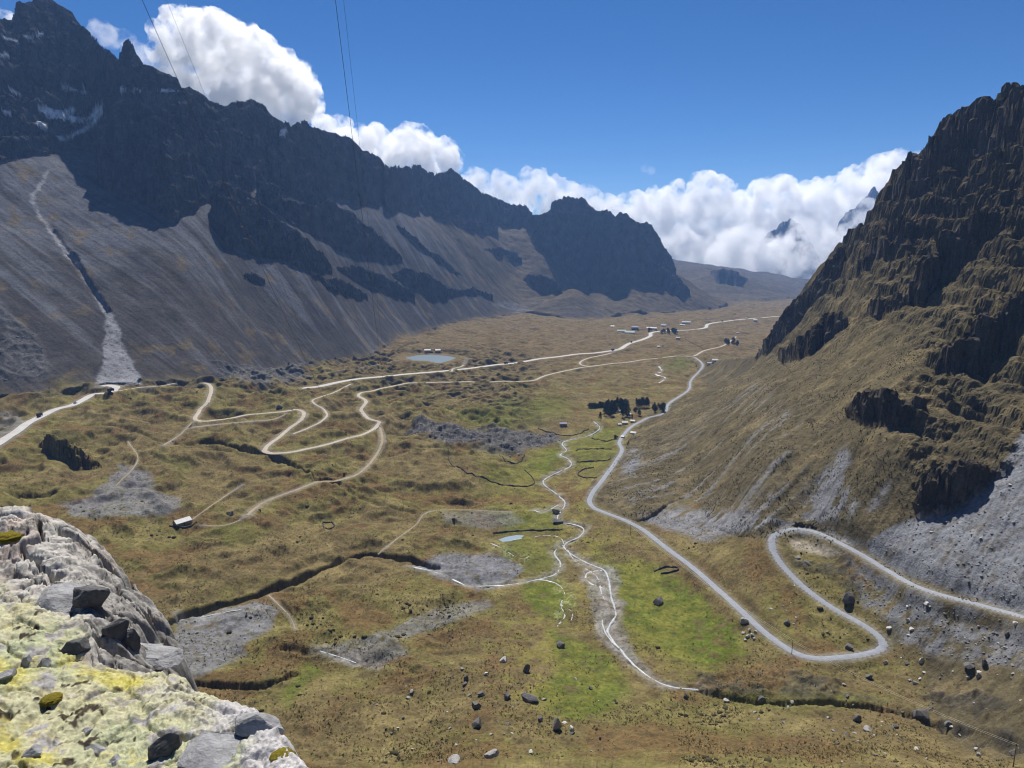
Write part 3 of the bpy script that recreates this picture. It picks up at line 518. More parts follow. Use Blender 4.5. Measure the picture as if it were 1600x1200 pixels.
# ------------------------------------------------------------------ materials
MATS = {}
def mat(name, col=(.2, .2, .2), rough=0.9, spec=0.2, attr=None, var=0.25, scale=1.0, bump=0.0, metal=0.0, coord='Object', bscale=None, var2=None, rocky=None):
    m = bpy.data.materials.new(name); m.use_nodes = True; n = m.node_tree.nodes; l = m.node_tree.links; b = n['Principled BSDF']
    b.inputs['Roughness'].default_value = rough; b.inputs['Specular IOR Level'].default_value = spec; b.inputs['Metallic'].default_value = metal
    tc = n.new('ShaderNodeTexCoord'); no = n.new('ShaderNodeTexNoise'); no.inputs['Scale'].default_value = scale; no.inputs['Detail'].default_value = 6; no.inputs['Roughness'].default_value = 0.65
    l.new(tc.outputs[coord], no.inputs['Vector'])
    mr = n.new('ShaderNodeMapRange'); mr.inputs['From Min'].default_value = 0.25; mr.inputs['From Max'].default_value = 0.75; mr.inputs['To Min'].default_value = 1 - var; mr.inputs['To Max'].default_value = 1 + var
    l.new(no.outputs['Fac'], mr.inputs['Value'])
    mx = n.new('ShaderNodeVectorMath'); mx.operation = 'SCALE'; l.new(mr.outputs['Result'], mx.inputs['Scale'])
    if attr:
        a = n.new('ShaderNodeAttribute'); a.attribute_name = attr; l.new(a.outputs['Color'], mx.inputs[0])
    else: mx.inputs[0].default_value = col
    out = mx.outputs[0]
    if var2:
        n2_ = n.new('ShaderNodeTexNoise'); n2_.inputs['Scale'].default_value = var2[0]; n2_.inputs['Detail'].default_value = 8; n2_.inputs['Roughness'].default_value = 0.7; l.new(tc.outputs[coord], n2_.inputs['Vector'])
        m2_ = n.new('ShaderNodeMapRange'); m2_.inputs['From Min'].default_value = 0.3; m2_.inputs['From Max'].default_value = 0.7; m2_.inputs['To Min'].default_value = 1 - var2[1]; m2_.inputs['To Max'].default_value = 1 + var2[1]; l.new(n2_.outputs['Fac'], m2_.inputs['Value'])
        x2_ = n.new('ShaderNodeVectorMath'); x2_.operation = 'SCALE'; l.new(mx.outputs[0], x2_.inputs[0]); l.new(m2_.outputs['Result'], x2_.inputs['Scale']); out = x2_.outputs[0]
    l.new(out, b.inputs['Base Color'])
    if bump:
        bu = n.new('ShaderNodeBump'); bu.inputs['Strength'].default_value = 1.0; bu.inputs['Distance'].default_value = bump
        src = no
        if bscale:
            src = n.new('ShaderNodeTexNoise'); src.inputs['Scale'].default_value = bscale; src.inputs['Detail'].default_value = 7; src.inputs['Roughness'].default_value = 0.7; l.new(tc.outputs[coord], src.inputs['Vector'])
        if rocky:                                   # jointed rock: blocky cells where the Rock attribute says so
            vo = n.new('ShaderNodeTexVoronoi'); vo.inputs['Scale'].default_value = rocky; vo.distance = 'MANHATTAN'; l.new(tc.outputs[coord], vo.inputs['Vector'])
            wv = n.new('ShaderNodeVectorMath'); wv.operation = 'MULTIPLY_ADD'; l.new(no.outputs['Color'], wv.inputs[0]); wv.inputs[1].default_value = (6, 6, 6); l.new(tc.outputs[coord], wv.inputs[2]); l.new(wv.outputs[0], vo.inputs['Vector'])
            ra_ = n.new('ShaderNodeAttribute'); ra_.attribute_name = 'Rock'; b2_ = n.new('ShaderNodeBump'); b2_.inputs['Distance'].default_value = (0.16 if rocky > .1 else .10) / rocky; l.new(ra_.outputs['Fac'], b2_.inputs['Strength']); l.new(vo.outputs['Distance'], b2_.inputs['Height']); l.new(b2_.outputs['Normal'], bu.inputs['Normal'])
        l.new(src.outputs['Fac'], bu.inputs['Height']); l.new(bu.outputs['Normal'], b.inputs['Normal'])
    MATS[name] = m; return m
mat('grass', attr='Col', rough=1, spec=0.0, var=0.35, scale=0.55, bump=0.9, bscale=0.5, var2=(0.09, 0.3))
mat('slope', attr='Col', rough=1, spec=0.0, var=0.25, scale=0.30, bump=2.0, bscale=0.12, var2=(0.03, 0.3), rocky=0.05)
mat('hill', attr='Col', rough=1, spec=0.0, var=0.30, scale=0.6, bump=1.6, bscale=0.22, var2=(0.07, 0.3), rocky=0.13)
def grid_mesh(name, facemask, material):
    f = np.where(facemask.ravel())[0]
    ia, idd = np.divmod(f, ND - 1)
    q = np.stack([ia * ND + idd, (ia + 1) * ND + idd, (ia + 1) * ND + idd + 1, ia * ND + idd + 1], 1)
    used, inv = np.unique(q, return_inverse=True)
    co = np.stack([X3.ravel()[used], Y3.ravel()[used], Z3.ravel()[used]], 1)
    me = bpy.data.meshes.new(name)
    me.vertices.add(len(used)); me.vertices.foreach_set('co', co.astype(np.float32).ravel())
    me.loops.add(q.size); me.loops.foreach_set('vertex_index', inv.ravel().astype(np.int32))
    me.polygons.add(len(q)); me.polygons.foreach_set('loop_start', np.arange(0, q.size, 4, dtype=np.int32))
    me.polygons.foreach_set('use_smooth', ~(rs_[:-1, :-1].ravel()[f]))
    rr_ = me.attributes.new('Rock', 'FLOAT', 'POINT'); rr_.data.foreach_set('value', ROCKY.ravel()[used].astype(np.float32))
    at = me.attributes.new('Col', 'FLOAT_COLOR', 'POINT')
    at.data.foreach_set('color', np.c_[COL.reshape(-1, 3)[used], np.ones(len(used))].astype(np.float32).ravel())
    me.update(); me.materials.append(material)
    o = bpy.data.objects.new(name, me); C.objects.link(o)
    return o
def setp(o, label=None, cat=None, group=None, kind=None):
    for k, v in (('label', label), ('category', cat), ('group', group), ('kind', kind)):
        if v: o[k] = v
    return o
FR = np.maximum(np.maximum(REG[:-1, :-1], REG[1:, :-1]), np.maximum(REG[:-1, 1:], REG[1:, 1:]))
setp(grid_mesh('ground', FR == 0, MATS['grass']), 'broad valley floor of brown and green grass crossed by roads and a stream', 'ground', kind='structure')
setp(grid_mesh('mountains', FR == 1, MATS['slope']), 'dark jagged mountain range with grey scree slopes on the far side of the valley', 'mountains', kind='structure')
setp(grid_mesh('hill', FR == 2, MATS['hill']), 'steep brown grassy mountainside with dark crags beside the paved hairpin road', 'hill', kind='structure')
# ------------------------------------------------------------------ roads and water
def ribbon(name, P, w, material, label, cat, lift=0.22, wob=0.0, crown=0.0):
    T = np.gradient(P[:, :2], axis=0); T /= np.linalg.norm(T, axis=1, keepdims=True) + 1e-9
    N = np.stack([-T[:, 1], T[:, 0]], 1); n = len(P)
    s = np.arange(n) * 0.37
    wl_ = w / 2 * (1 + wob * (noise2(s * .5, s * 0 + len(name), 3) * 1.5 + noise2(s * 1.7, s * 0 + 3.3, 5))); wr_ = w / 2 * (1 + wob * (noise2(s, s * 0 + 9.7 + len(name), 4) * 1.4))
    vs = []
    for k, f in enumerate((-1, -0.5, 0, 0.5, 1)):
        ww = (wl_ if f < 0 else wr_) * f
        vs.append(np.c_[P[:, :2] + N * ww[:, None], P[:, 2] + lift + crown * (1 - f * f) - (0.5 if abs(f) == 1 else 0)])
    V_ = np.concatenate(vs); F_ = [(k * n + i, k * n + i + 1, (k + 1) * n + i + 1, (k + 1) * n + i) for k in range(4) for i in range(n - 1)]
    me = bpy.data.meshes.new(name); me.from_pydata(V_.tolist(), [], F_); me.polygons.foreach_set('use_smooth', [True] * len(F_)); me.materials.append(material)
    if me.polygons and me.polygons[0].normal.z < 0: me.flip_normals()
    o = bpy.data.objects.new(name, me); C.objects.link(o); return setp(o, label, cat, kind='structure')
mat('asphalt', (.23, .245, .275), 0.9, 0.2, var=0.18, scale=0.35, bump=0.02)
mat('concrete', (.40, .39, .37), 0.9, 0.2, var=0.15, scale=0.12)
mat('dirt', (.36, .315, .25), 0.95, 0.1, var=0.22, scale=0.25)
mat('grit', (.27, .215, .14), 0.95, 0.1, var=0.25, scale=0.25)
mat('white_water', (.38, .40, .41), 0.35, 0.5, var=0.35, scale=0.6, bump=0.15)
ribbon('road', P_MAIN, 5.6, MATS['asphalt'], 'grey paved road looping in a hairpin below the right-hand hillside', 'road', crown=0.05)
ribbon('road', P_LANE, 6.2, MATS['dirt'], 'pale dirt road zigzagging down through the brown valley floor', 'road')
ribbon('road', P_LOOP, 6, MATS['dirt'], 'short pale link road curving from the highway to the dirt road', 'road')
ribbon('road', P_HWA, 12.5, MATS['concrete'], 'wide pale highway with trucks curving below the left mountain', 'road')
ribbon('road', P_HWB, 12.5, MATS['concrete'], 'long straight pale highway running past the lake to the distant settlement', 'road', lift=0.4)
ribbon('path', P_TR1, 3.6, MATS['grit'], 'narrow track descending from the zigzag road to the small huts', 'path', wob=.3)
ribbon('path', P_TR2, 3.4, MATS['dirt'], 'narrow dirt track winding up from the zigzag road', 'path', wob=.3)
ribbon('path', P_TR3, 2.4, MATS['grit'], 'faint footpath below the left bend of the zigzag road', 'path', wob=.3)
ribbon('path', P_TR4, 3.2, MATS['grit'], 'yellowish track just under the zigzag road', 'path', wob=.3)
ribbon('path', P_TR5, 3.4, MATS['dirt'], 'dirt track leaving the bend of the left highway', 'path', wob=.3)
ribbon('path', P_TR6, 4.5, MATS['dirt'], 'short curved drive between the lake and the highway', 'path', wob=.2)
for P in P_FP: ribbon('path', P, 1.3, MATS['grit'], 'faint narrow footpath across the brown valley floor', 'path', lift=.15, wob=.5)['group'] = 'faint footpaths'
for P, w, lb in ((P_ST, 1.35, 'white meandering stream down the middle of the green meadow'), (P_B6, .9, 'second thin braid wandering beside the main stream'), (P_B2, 1.1, 'thin braided channel through the bright wet strip'), (P_B3, 1.2, 'pale trickle leaving the small pond'), (P_B4, .8, 'short trickle branching in the wet strip'), (P_B5, 1.0, 'thin straight channel above the gravel fan'), (P_ARM, 1.2, 'thin white stream arm across the grey gravel fan'), (P_SL, 1.8, 'small loop of water beside the main stream'), (P_SF, 3.5, 'short bright stream bend in the far meadow'), (P_SS, 1.8, 'short side stream joining the meander'), (P_SR, 1.2, 'bright thread of water at the foot of the dark ravine'), (P_SW, .8, 'small bright rill on the grey stony ground')):
    ribbon('stream', P - np.array([0, 0, 0.75]), w, MATS['white_water'], lb, 'stream', lift=0.35, wob=.9)
wm = bpy.data.materials.new('lake_water'); wm.use_nodes = True; b = wm.node_tree.nodes['Principled BSDF']; b.inputs['Base Color'].default_value = (.26, .32, .36, 1); b.inputs['Roughness'].default_value = 0.12; b.inputs['Specular IOR Level'].default_value = 0.6  # pale base colour has the bright sky reflection painted into the water
no = wm.node_tree.nodes.new('ShaderNodeTexNoise'); no.inputs['Scale'].default_value = 0.5; no.inputs['Detail'].default_value = 4; bu = wm.node_tree.nodes.new('ShaderNodeBump'); bu.inputs['Distance'].default_value = 0.15; wm.node_tree.links.new(no.outputs['Fac'], bu.inputs['Height']); wm.node_tree.links.new(bu.outputs['Normal'], b.inputs['Normal'])
for nm, (Q, z), lb in (('lake', LAKE, 'pale blue lake beside two white buildings'), ('pond', TARN, 'small dark pond at the edge of the gravel fan')):
    c = Q.mean(0); Qs = spline(np.vstack([Q, Q[:1]]), 6)[:-1]; Qs = c + (Qs - c) * 1.06
    me = bpy.data.meshes.new(nm); me.from_pydata([(x, y, z - 0.1) for x, y in Qs], [], [list(range(len(Qs)))]); me.materials.append(wm)
    if me.polygons[0].normal.z < 0: me.flip_normals()
    o = bpy.data.objects.new(nm, me); C.objects.link(o); setp(o, lb, nm, kind='structure')
# ------------------------------------------------------------------ clouds (real volumes, 8 km out, beyond the air of the valley)
def ico(sub):
    import bmesh
    bm = bmesh.new(); bmesh.ops.create_icosphere(bm, subdivisions=sub, radius=1)
    v = np.array([tuple(p.co) for p in bm.verts]); f = np.array([[p.index for p in q.verts] for q in bm.faces]); bm.free(); return v, f
IV3, IF3 = ico(3)
def cloud(name, balls, D, voxel, dens, label, group=None, amp=1.0, seed=0, depth=0.8):
    """balls: (u, v, radius in picture px) at distance D (metres); merged, then billowed"""
    vs, fs, k = [], [], 0
    pr = D / F_PX; rr = np.random.default_rng(seed)
    def put(x, y, z, r, sy=1.0):
        nonlocal k
        vs.append(IV3 * np.array([r, r * sy, r]) + np.array([x, y, z])); fs.append(IF3 + k); k += len(IV3)
    for u, v, r in balls:
        a, t = ray(u, v); d = D * (1 + 0.02 * rr.standard_normal()); r *= pr
        x, y, z = d * math.sin(a), d * math.cos(a), d * t
        put(x, y, z, r, depth)
        for q in range(int(9)):
            th = rr.uniform(0, 2 * np.pi); ph = rr.uniform(-0.5, 1.1); s = r * rr.uniform(0.28, 0.5)
            put(x + r * 0.85 * math.cos(th) * math.cos(ph), y + r * 0.85 * depth * math.sin(th) * math.cos(ph), z + r * 0.85 * math.sin(ph), s)
    me = bpy.data.meshes.new(name); me.from_pydata(np.concatenate(vs).tolist(), [], np.concatenate(fs).tolist())
    ob = bpy.data.objects.new(name, me); C.objects.link(ob)
    md = ob.modifiers.new('merge', 'REMESH'); md.mode = 'VOXEL'; md.voxel_size = voxel
    dg = bpy.context.evaluated_depsgraph_get(); dg.update(); me2 = bpy.data.meshes.new_from_object(ob.evaluated_get(dg))
    ob.modifiers.clear(); ob.data = me2; bpy.data.meshes.remove(me)
    for sc_, a_ in ((420, 95), (190, 60), (0, 0), (80, 30), (36, 13)):
        if sc_ == 0:                                   # fuse what now overlaps before the fine billows go on
            md = ob.modifiers.new('merge', 'REMESH'); md.mode = 'VOXEL'; md.voxel_size = voxel
            dg = bpy.context.evaluated_depsgraph_get(); dg.update(); me3 = bpy.data.meshes.new_from_object(ob.evaluated_get(dg))
            ob.modifiers.clear(); ob.data = me3; bpy.data.meshes.remove(me2); me2 = me3; continue
        n = len(me2.vertices); co = np.zeros(n * 3, np.float32); no = np.zeros(n * 3, np.float32)
        me2.vertices.foreach_get('co', co); me2.vertices.foreach_get('normal', no); p = co.reshape(-1, 3); q = no.reshape(-1, 3)
        w = noise3(p[:, 0] / sc_, p[:, 1] / sc_, p[:, 2] / sc_, seed + int(sc_))
        p += q * (amp * a_ * (0.55 - 2.2 * np.abs(w) + 0.5 * noise3(p[:, 0] / sc_ * .7 + 9, p[:, 1] / sc_ * .7, p[:, 2] / sc_ * .7, seed + 3)))[:, None]
        me2.vertices.foreach_set('co', p.ravel()); me2.update()
    m = bpy.data.materials.new('cloud'); m.use_nodes = True; nn = m.node_tree.nodes; nn.remove(nn['Principled BSDF'])
    v_ = nn.new('ShaderNodeVolumePrincipled'); v_.inputs['Color'].default_value = (.995, .995, .995, 1); v_.inputs['Anisotropy'].default_value = 0.3
    tc = nn.new('ShaderNodeTexCoord'); no_ = nn.new('ShaderNodeTexNoise'); no_.inputs['Scale'].default_value = 1 / 190; no_.inputs['Detail'].default_value = 7; no_.inputs['Roughness'].default_value = 0.62
    mr = nn.new('ShaderNodeMapRange'); mr.inputs['From Min'].default_value = 0.43; mr.inputs['From Max'].default_value = 0.66; mr.inputs['To Min'].default_value = 0.0; mr.inputs['To Max'].default_value = dens; ll = m.node_tree.links
    ll.new(tc.outputs['Object'], no_.inputs['Vector']); ll.new(no_.outputs['Fac'], mr.inputs['Value']); ll.new(mr.outputs['Result'], v_.inputs['Density'])
    m.node_tree.links.new(v_.outputs[0], nn['Material Output'].inputs['Volume'])
    me2.materials.clear(); me2.materials.append(m)
    return setp(ob, label, 'cloud', group, 'stuff')
cloud('cloud', [(272,78,26),(300,62,34),(330,66,38),(358,84,40),(392,104,40),(425,122,38),(455,142,32),(474,160,24),(330,105,48),(385,145,50),(435,175,42),(290,112,32)], 9000, 16, 0.02, 'large bright cumulus cloud rising behind the left ridge', seed=1)
cloud('cloud', [(520,212,26),(555,228,26),(590,232,30),(622,238,26),(650,236,30),(684,244,26),(700,256,18),(640,262,40),(580,262,40)], 9500, 16, 0.015, 'ragged white cloud bank behind the middle of the left ridge', seed=2, amp=0.9)
cloud('cloud', [(750,290,20),(790,298,22),(835,294,24),(875,306,24),(915,318,24),(945,330,20),(800,325,30),(880,340,34),(720,300,20)], 9500, 16, 0.010, 'low white cloud band above the butte', seed=3, amp=0.9)
cloud('cloud', [(990,345,34),(1040,328,36),(1070,360,36),(1112,328,40),(1165,345,36),(1210,326,34),(1255,322,32),(1300,322,34),(1340,300,28),(1390,280,32),(1300,365,45),(1240,370,45),(1400,330,50),(1160,380,40),(1345,345,40),(1080,380,36)], 9300, 18, 0.018, 'high rear bank of white cloud at the far end of the valley', seed=4)
cloud('cloud', [(1045,385,24),(1080,395,24),(1115,405,24),(1150,395,30),(1185,412,26),(1180,392,24),(1225,415,28),(1215,398,22),(1262,418,26),(1265,390,34),(1300,400,36),(1400,352,26),(1290,430,22),(1340,345,18)], 7600, 16, 0.015, 'low front bank of white cloud hanging over the far valley floor', seed=5, depth=0.45)
cloud('cloud', [(158,52,14),(172,60,12),(150,40,8),(208,78,14),(222,92,12),(235,100,12),(200,62,9)], 9200, 14, 0.004, 'small thin cloud wisps beside the rock pinnacle', seed=6, amp=.5)
cloud('cloud', [(-20,30,16),(8,32,12),(22,36,8)], 9200, 14, 0.012, 'bright cloud edge behind the far left shoulder of the high peak', seed=7, amp=.5)
cloud('cloud', [(1008,263,5),(1018,267,5)], 9200, 10, 0.003, 'tiny wisp of cloud alone in the blue sky', seed=8, amp=.25)
# ------------------------------------------------------------------ far peaks showing through the cloud
def peak(outline, D, label):
    a, t = ray([p[0] for p in outline], [p[1] for p in outline]); n = 160; m = 60
    aa = np.linspace(a[0], a[-1], n); tt = np.interp(aa, a, t) + 0.003 * fbm(aa * 400, aa * 0, 5, 6)
    lo = -0.06; k = np.linspace(-1, 1, m)
    vs = []
    for i in range(n):
        top = tt[i] * D; h = top - lo * D
        w = h * 0.55
        d = D + k * w + 260 * ridged(np.full(m, aa[i] * 60), k * 3.5, 5, 3) * (1 - np.abs(k)) * (k != 0)
        z = top - h * np.abs(k) ** 0.9
        vs.append(np.stack([d * math.sin(aa[i]), d * math.cos(aa[i]), z], 1))
    V_ = np.concatenate(vs); F_ = [(i * m + j, (i + 1) * m + j, (i + 1) * m + j + 1, i * m + j + 1) for i in range(n - 1) for j in range(m - 1)]
    me = bpy.data.meshes.new('mountain'); me.from_pydata(V_.tolist(), [], F_); me.materials.append(MATS['far_rock'])
    o = bpy.data.objects.new('mountain', me); C.objects.link(o); setp(o, label, 'mountain', kind='structure')
mat('far_rock', (.07, .075, .085), 1, 0, var=.3, scale=.01)
peak([(1170,425),(1190,372),(1204,358),(1212,356),(1220,344),(1230,342),(1236,337),(1246,346),(1252,347),(1262,364),(1290,425)], 8000, 'dark blue peak poking out of the white cloud bank')
peak([(1280,425),(1312,342),(1325,325),(1338,320),(1347,306),(1356,300),(1362,289),(1367,286),(1373,296),(1382,292),(1390,284),(1397,280),(1410,300),(1440,420)], 8100, 'blue pointed peak in cloud beside the right-hand ridge')
# ------------------------------------------------------------------ builders for things
def gz(x, y):
    d = np.hypot(x, y); a = np.arctan2(x, y)
    fa = np.clip(np.interp(a, AZ, np.arange(NA)), 0, NA - 1.001); fd = np.clip(np.interp(d, DD, np.arange(ND)), 0, ND - 1.001)
    i = fa.astype(int); j = fd.astype(int); ta = fa - i; td = fd - j
    return Z[i, j] * (1 - ta) * (1 - td) + Z[i + 1, j] * ta * (1 - td) + Z[i, j + 1] * (1 - ta) * td + Z[i + 1, j + 1] * ta * td
def mesh(name, V_, F_, material, parent=None, smooth=False, attr=None):
    me = bpy.data.meshes.new(name); me.from_pydata([tuple(map(float, v)) for v in V_], [], [tuple(int(i) for i in f) for f in F_]); me.materials.append(material)
    if smooth: me.polygons.foreach_set('use_smooth', [True] * len(me.polygons))
    o = bpy.data.objects.new(name, me); C.objects.link(o)
    if parent: o.parent = parent
    return o
def empty(name, loc, rz=0.0, label=None, cat=None, group=None, s=1.0):
    o = bpy.data.objects.new(name, None); C.objects.link(o); o.location = loc; o.rotation_euler = (0, 0, rz); o.scale = (s, s, s); o.empty_display_size = 0.3
    return setp(o, label, cat, group)
def box(x0, x1, y0, y1, z0, z1):
    return [(x, y, z) for x in (x0, x1) for y in (y0, y1) for z in (z0, z1)], [(0, 1, 3, 2), (4, 6, 7, 5), (0, 4, 5, 1), (2, 3, 7, 6), (0, 2, 6, 4), (1, 5, 7, 3)]
def join(*parts):
    V_, F_ = [], []
    for v, f in parts: F_ += [tuple(i + len(V_) for i in q) for q in f]; V_ += list(v)
    return V_, F_
def copy_tree(o, parent=None):
    c = o.copy(); C.objects.link(c)
    if parent: c.parent = parent
    for ch in list(o.children): copy_tree(ch, c)
    return c
mat('stone', (.27, .262, .25), .95, .15, var=.45, scale=1.3, bump=.05); mat('dark_stone', (.12, .116, .112), .95, .15, var=.5, scale=1.1, bump=.06); mat('pale_stone', (.42, .41, .39), .95, .15, var=.35, scale=1.2, bump=.04)
IV4, IF4 = ico(4); IV2, IF2 = ico(2)
def stone_geo(seed, sub=3, cuts=22, rough=0.035):
    r = np.random.default_rng(seed); V_ = {2: IV2, 3: IV3, 4: IV4}[sub].copy(); F_ = {2: IF2, 3: IF3, 4: IF4}[sub]
    for _ in range(cuts):
        n = r.standard_normal(3); n /= np.linalg.norm(n); h = r.uniform(0.38, 0.68)
        d = V_ @ n; V_ = V_ - np.maximum(d - h, 0)[:, None] * n
    V_ = V_ * (1 + rough * (noise3(V_[:, 0] * 3, V_[:, 1] * 3, V_[:, 2] * 3, seed) + .5 * noise3(V_[:, 0] * 8, V_[:, 1] * 8, V_[:, 2] * 8, seed)))[:, None]
    V_ /= np.abs(V_).max(0); return V_, F_
def boulder(u, v, wpx, hpx, m, label, group=None, seed=None, name='boulder', P=None, lean=0.0):
    """a stone whose foot is at the picture point (u, v)"""
    if P is None: P = hit(np.array([u], float), np.array([v], float))[0]
    d = math.hypot(*P[:2]); sc_ = math.sqrt(d * d + P[2] ** 2) / F_PX * math.cos(math.atan2(P[0], P[1]))
    w = wpx * sc_ * .43; h = hpx * sc_ * 0.52
    r = np.random.default_rng(seed if seed is not None else int(u * 7 + v)); V_, F_ = stone_geo(int(u * 13 + v * 7) % 9973, 3)
    V_ = V_ * np.array([w, w * r.uniform(.7, 1.0), h]); V_[:, 0] += lean * V_[:, 2]
    V_[:, 2] += h * 0.45
    o = mesh(name, V_, F_, MATS[m]); o.location = (P[0], P[1], P[2]); o.rotation_euler = (0, 0, r.uniform(-.6, .6)); return setp(o, label, 'boulder', group)
S_, D_, W_ = 'stone', 'dark_stone', 'pale_stone'
for b_ in [(875,1010,18,11,D_,'dark boulder with a raised right corner at the edge of the lower green meadow'), (788,1034,16,12,W_,'rounded pale boulder on the brown grass left of the lower meadow'), (823,1050,13,17,D_,'tall dark boulder with a small knob beside it, below the rounded pale boulder'),
  (728,1062,9,12,D_,'small upright dark boulder at the tip of the grey stony ground'), (759,1054,8,5,W_,'small white stone right of the small upright dark boulder'), (792,1091,13,12,D_,'round dark boulder beside the bright green wet patch'), (829,1096,30,13,D_,'long low dark boulder with turf on its top'),
  (744,1106,18,13,D_,'dark blocky boulder below a cluster of flat stones'), (753,1086,16,7,D_,'flat dark stone above the dark blocky boulder'), (745,1135,18,14,D_,'dark square boulder on pale grass near the bottom rubble'), (844,1125,12,9,D_,'low dark stone left of the split pale boulder'),
  (869,1138,21,25,S_,'big split boulder with pale top and dark base near the bottom of the green hollow'), (893,1141,10,9,W_,'small white stone right of the split pale boulder'), (923,1077,8,6,D_,'lone dark stone in the grass right of the bright green patch'), (938,1155,6,8,D_,'tiny upright dark stone on the brown slope below the hollow'),
  (711,1196,28,20,S_,'largest grey boulder in the bottom rubble pile'), (766,1187,24,16,S_,'grey boulder with pale upper face at the bottom rubble'), (1537,1040,14,18,D_,'dark pointed boulder like a tooth below the scree'), (1514,1042,24,11,D_,'long dark boulder lying left of the tooth-shaped one'),
  (1528,1060,10,14,S_,'pointed grey stone below the tooth-shaped boulder'), (1439,1035,10,11,W_,'bright white block standing among dark stones below the hairpin'), (1425,985,12,7,W_,'white slab on the scree above the hairpin bend'), (1326,1013,14,10,D_,'dark boulder inside the lower hairpin bend'),
  (1358,1060,12,10,D_,'dark round boulder just below the paved hairpin bend'), (1340,1126,16,16,D_,'dark square boulder on the near side of the creek'), (1573,993,10,10,D_,'dark boulder on bare grey ground near the right edge of the scree'), (1436,1120,28,17,D_,'large dark boulder in the creek under the wire'),
  (1482,1135,22,13,D_,'dark boulder downstream of the large creek boulder'), (1384,1036,9,7,W_,'white stone touching the outer side of the hairpin bend'), (1355,1142,16,8,S_,'grey flat stones on the grass below the creek'), (1400,1137,10,8,D_,'small dark stone alone on the yellow grass below the creek'),
  (1583,1178,18,9,D_,'dark boulder beside the lower utility pole'), (1525,1172,9,7,W_,'pale stone left of the lower utility pole'), (1528,1181,10,8,S_,'grey stone just below the pale stone by the pole'), (1028,943,20,13,D_,'lone dark boulder in the middle of the bright green meadow'),
  (1071,1091,10,12,D_,'dark boulder right below the stream bend'), (1135,1096,10,6,W_,'flat white stone below the creek'), (1190,1095,14,11,D_,'dark boulder blocking the creek'), (1163,972,14,10,S_,'grey boulder between the meadow and the paved road'), (1230,975,12,9,D_,'dark boulder between the two arms of the hairpin'),
  (1325,940,26,20,D_,'large dark boulder in the rubble right of the hairpin'), (1261,882,14,7,D_,'dark rock inside the upper hairpin loop'), (868,801,16,9,D_,'dark rock on the stream bank above its twin'), (872,817,20,9,D_,'lower of two dark rocks on the stream bank'),
  (1389,983,14,7,W_,'pale slab beside the outer hairpin road'), (1449,945,12,7,W_,'pale slab just below the upper road'), (1419,970,10,6,W_,'small pale slab between the two larger ones'), (1587,975,12,6,W_,'white slab at the road edge near the right border'), (1539,800,7,4,W_,'white block high on the grey scree slope'),
  (435,639,15,9,D_,'big dark boulder above the zigzag road'), (456,640,9,5,D_,'smaller dark boulder right of the zigzag road bend'), (1247,872,12,6,S_,'grey rock by the gravel lay-by in the hairpin')]:
    boulder(*b_)
for k, (u, v, w) in enumerate([(1162,990,8),(1168,996,9),(1175,993,8),(1171,985,7),(1178,999,7),(1180,988,6),(1165,1001,6)]):
    boulder(u, v, w, w * .8, W_, 'pale rock in the heap of stones between meadow and paved road', 'heap of pale rocks by the road')
# smaller boulders, one object each
prot = [[stone_geo(500 + k, 2, 12) for k in range(6)]][0]; pm = []
for k, (V_, F_) in enumerate(prot):
    for m in (S_, D_, W_):
        me = bpy.data.meshes.new('boulder'); V2 = V_ * np.array([1, .85, .75]); V2[:, 2] += .2
        me.from_pydata(V2.tolist(), [], F_.tolist()); me.materials.append(MATS[m]); pm.append(me)
def scatter(poly, n, smin, smax, seed, power=2.5):
    r = np.random.default_rng(seed); p = np.array(poly, float); out = []
    while len(out) < n:
        u = r.uniform(p[:, 0].min(), p[:, 0].max(), 400); v = r.uniform(p[:, 1].min(), p[:, 1].max(), 400); k = inpoly(poly, u, v)
        out += list(zip(u[k], v[k]))
    out = np.array(out[:n]); P = hit(out[:, 0], out[:, 1]); s = smin + (smax - smin) * r.random(n) ** power; return P, s, r
for poly, n, a_, b_, lb, grp in [([(640,1040),(900,1020),(990,1100),(960,1200),(600,1200),(560,1120)], 60, .5, 1.5, 'small boulder lying on the tussocky grass of the near valley floor', 'small boulders on the near grass'),
      ([(1330,900),(1400,930),(1580,990),(1600,1060),(1420,1070),(1390,1000)], 70, .5, 1.6, 'small broken rock on the stony ground outside the hairpin road', 'broken rocks outside the hairpin'),
      ([(1250,900),(1340,980),(1360,1005),(1250,1010),(1190,960)], 24, .4, 1.2, 'small rock in the rough grass inside the hairpin', 'rocks inside the hairpin'),
      ([(1220,1050),(1600,1080),(1600,1190),(1300,1190),(1150,1110)], 60, .4, 1.4, 'small rock on the grass along the creek', 'rocks along the creek'),
      ([(1450,830),(1590,740),(1600,940),(1500,910)], 40, .4, 1.3, 'loose rock on the grey scree slope above the road', 'loose rocks on the scree')]:
    P, s, r = scatter(poly, n, a_, b_, n + 3)
    for p, q in zip(P, s):
        o = bpy.data.objects.new('boulder', pm[int(r.integers(len(pm)))]); C.objects.link(o); o.location = p; o.scale = (q, q * r.uniform(.7, 1.1), q * r.uniform(.5, .9)); o.rotation_euler = (r.uniform(-.2, .2), r.uniform(-.2, .2), r.uniform(0, 6.3)); setp(o, lb, 'boulder', grp)
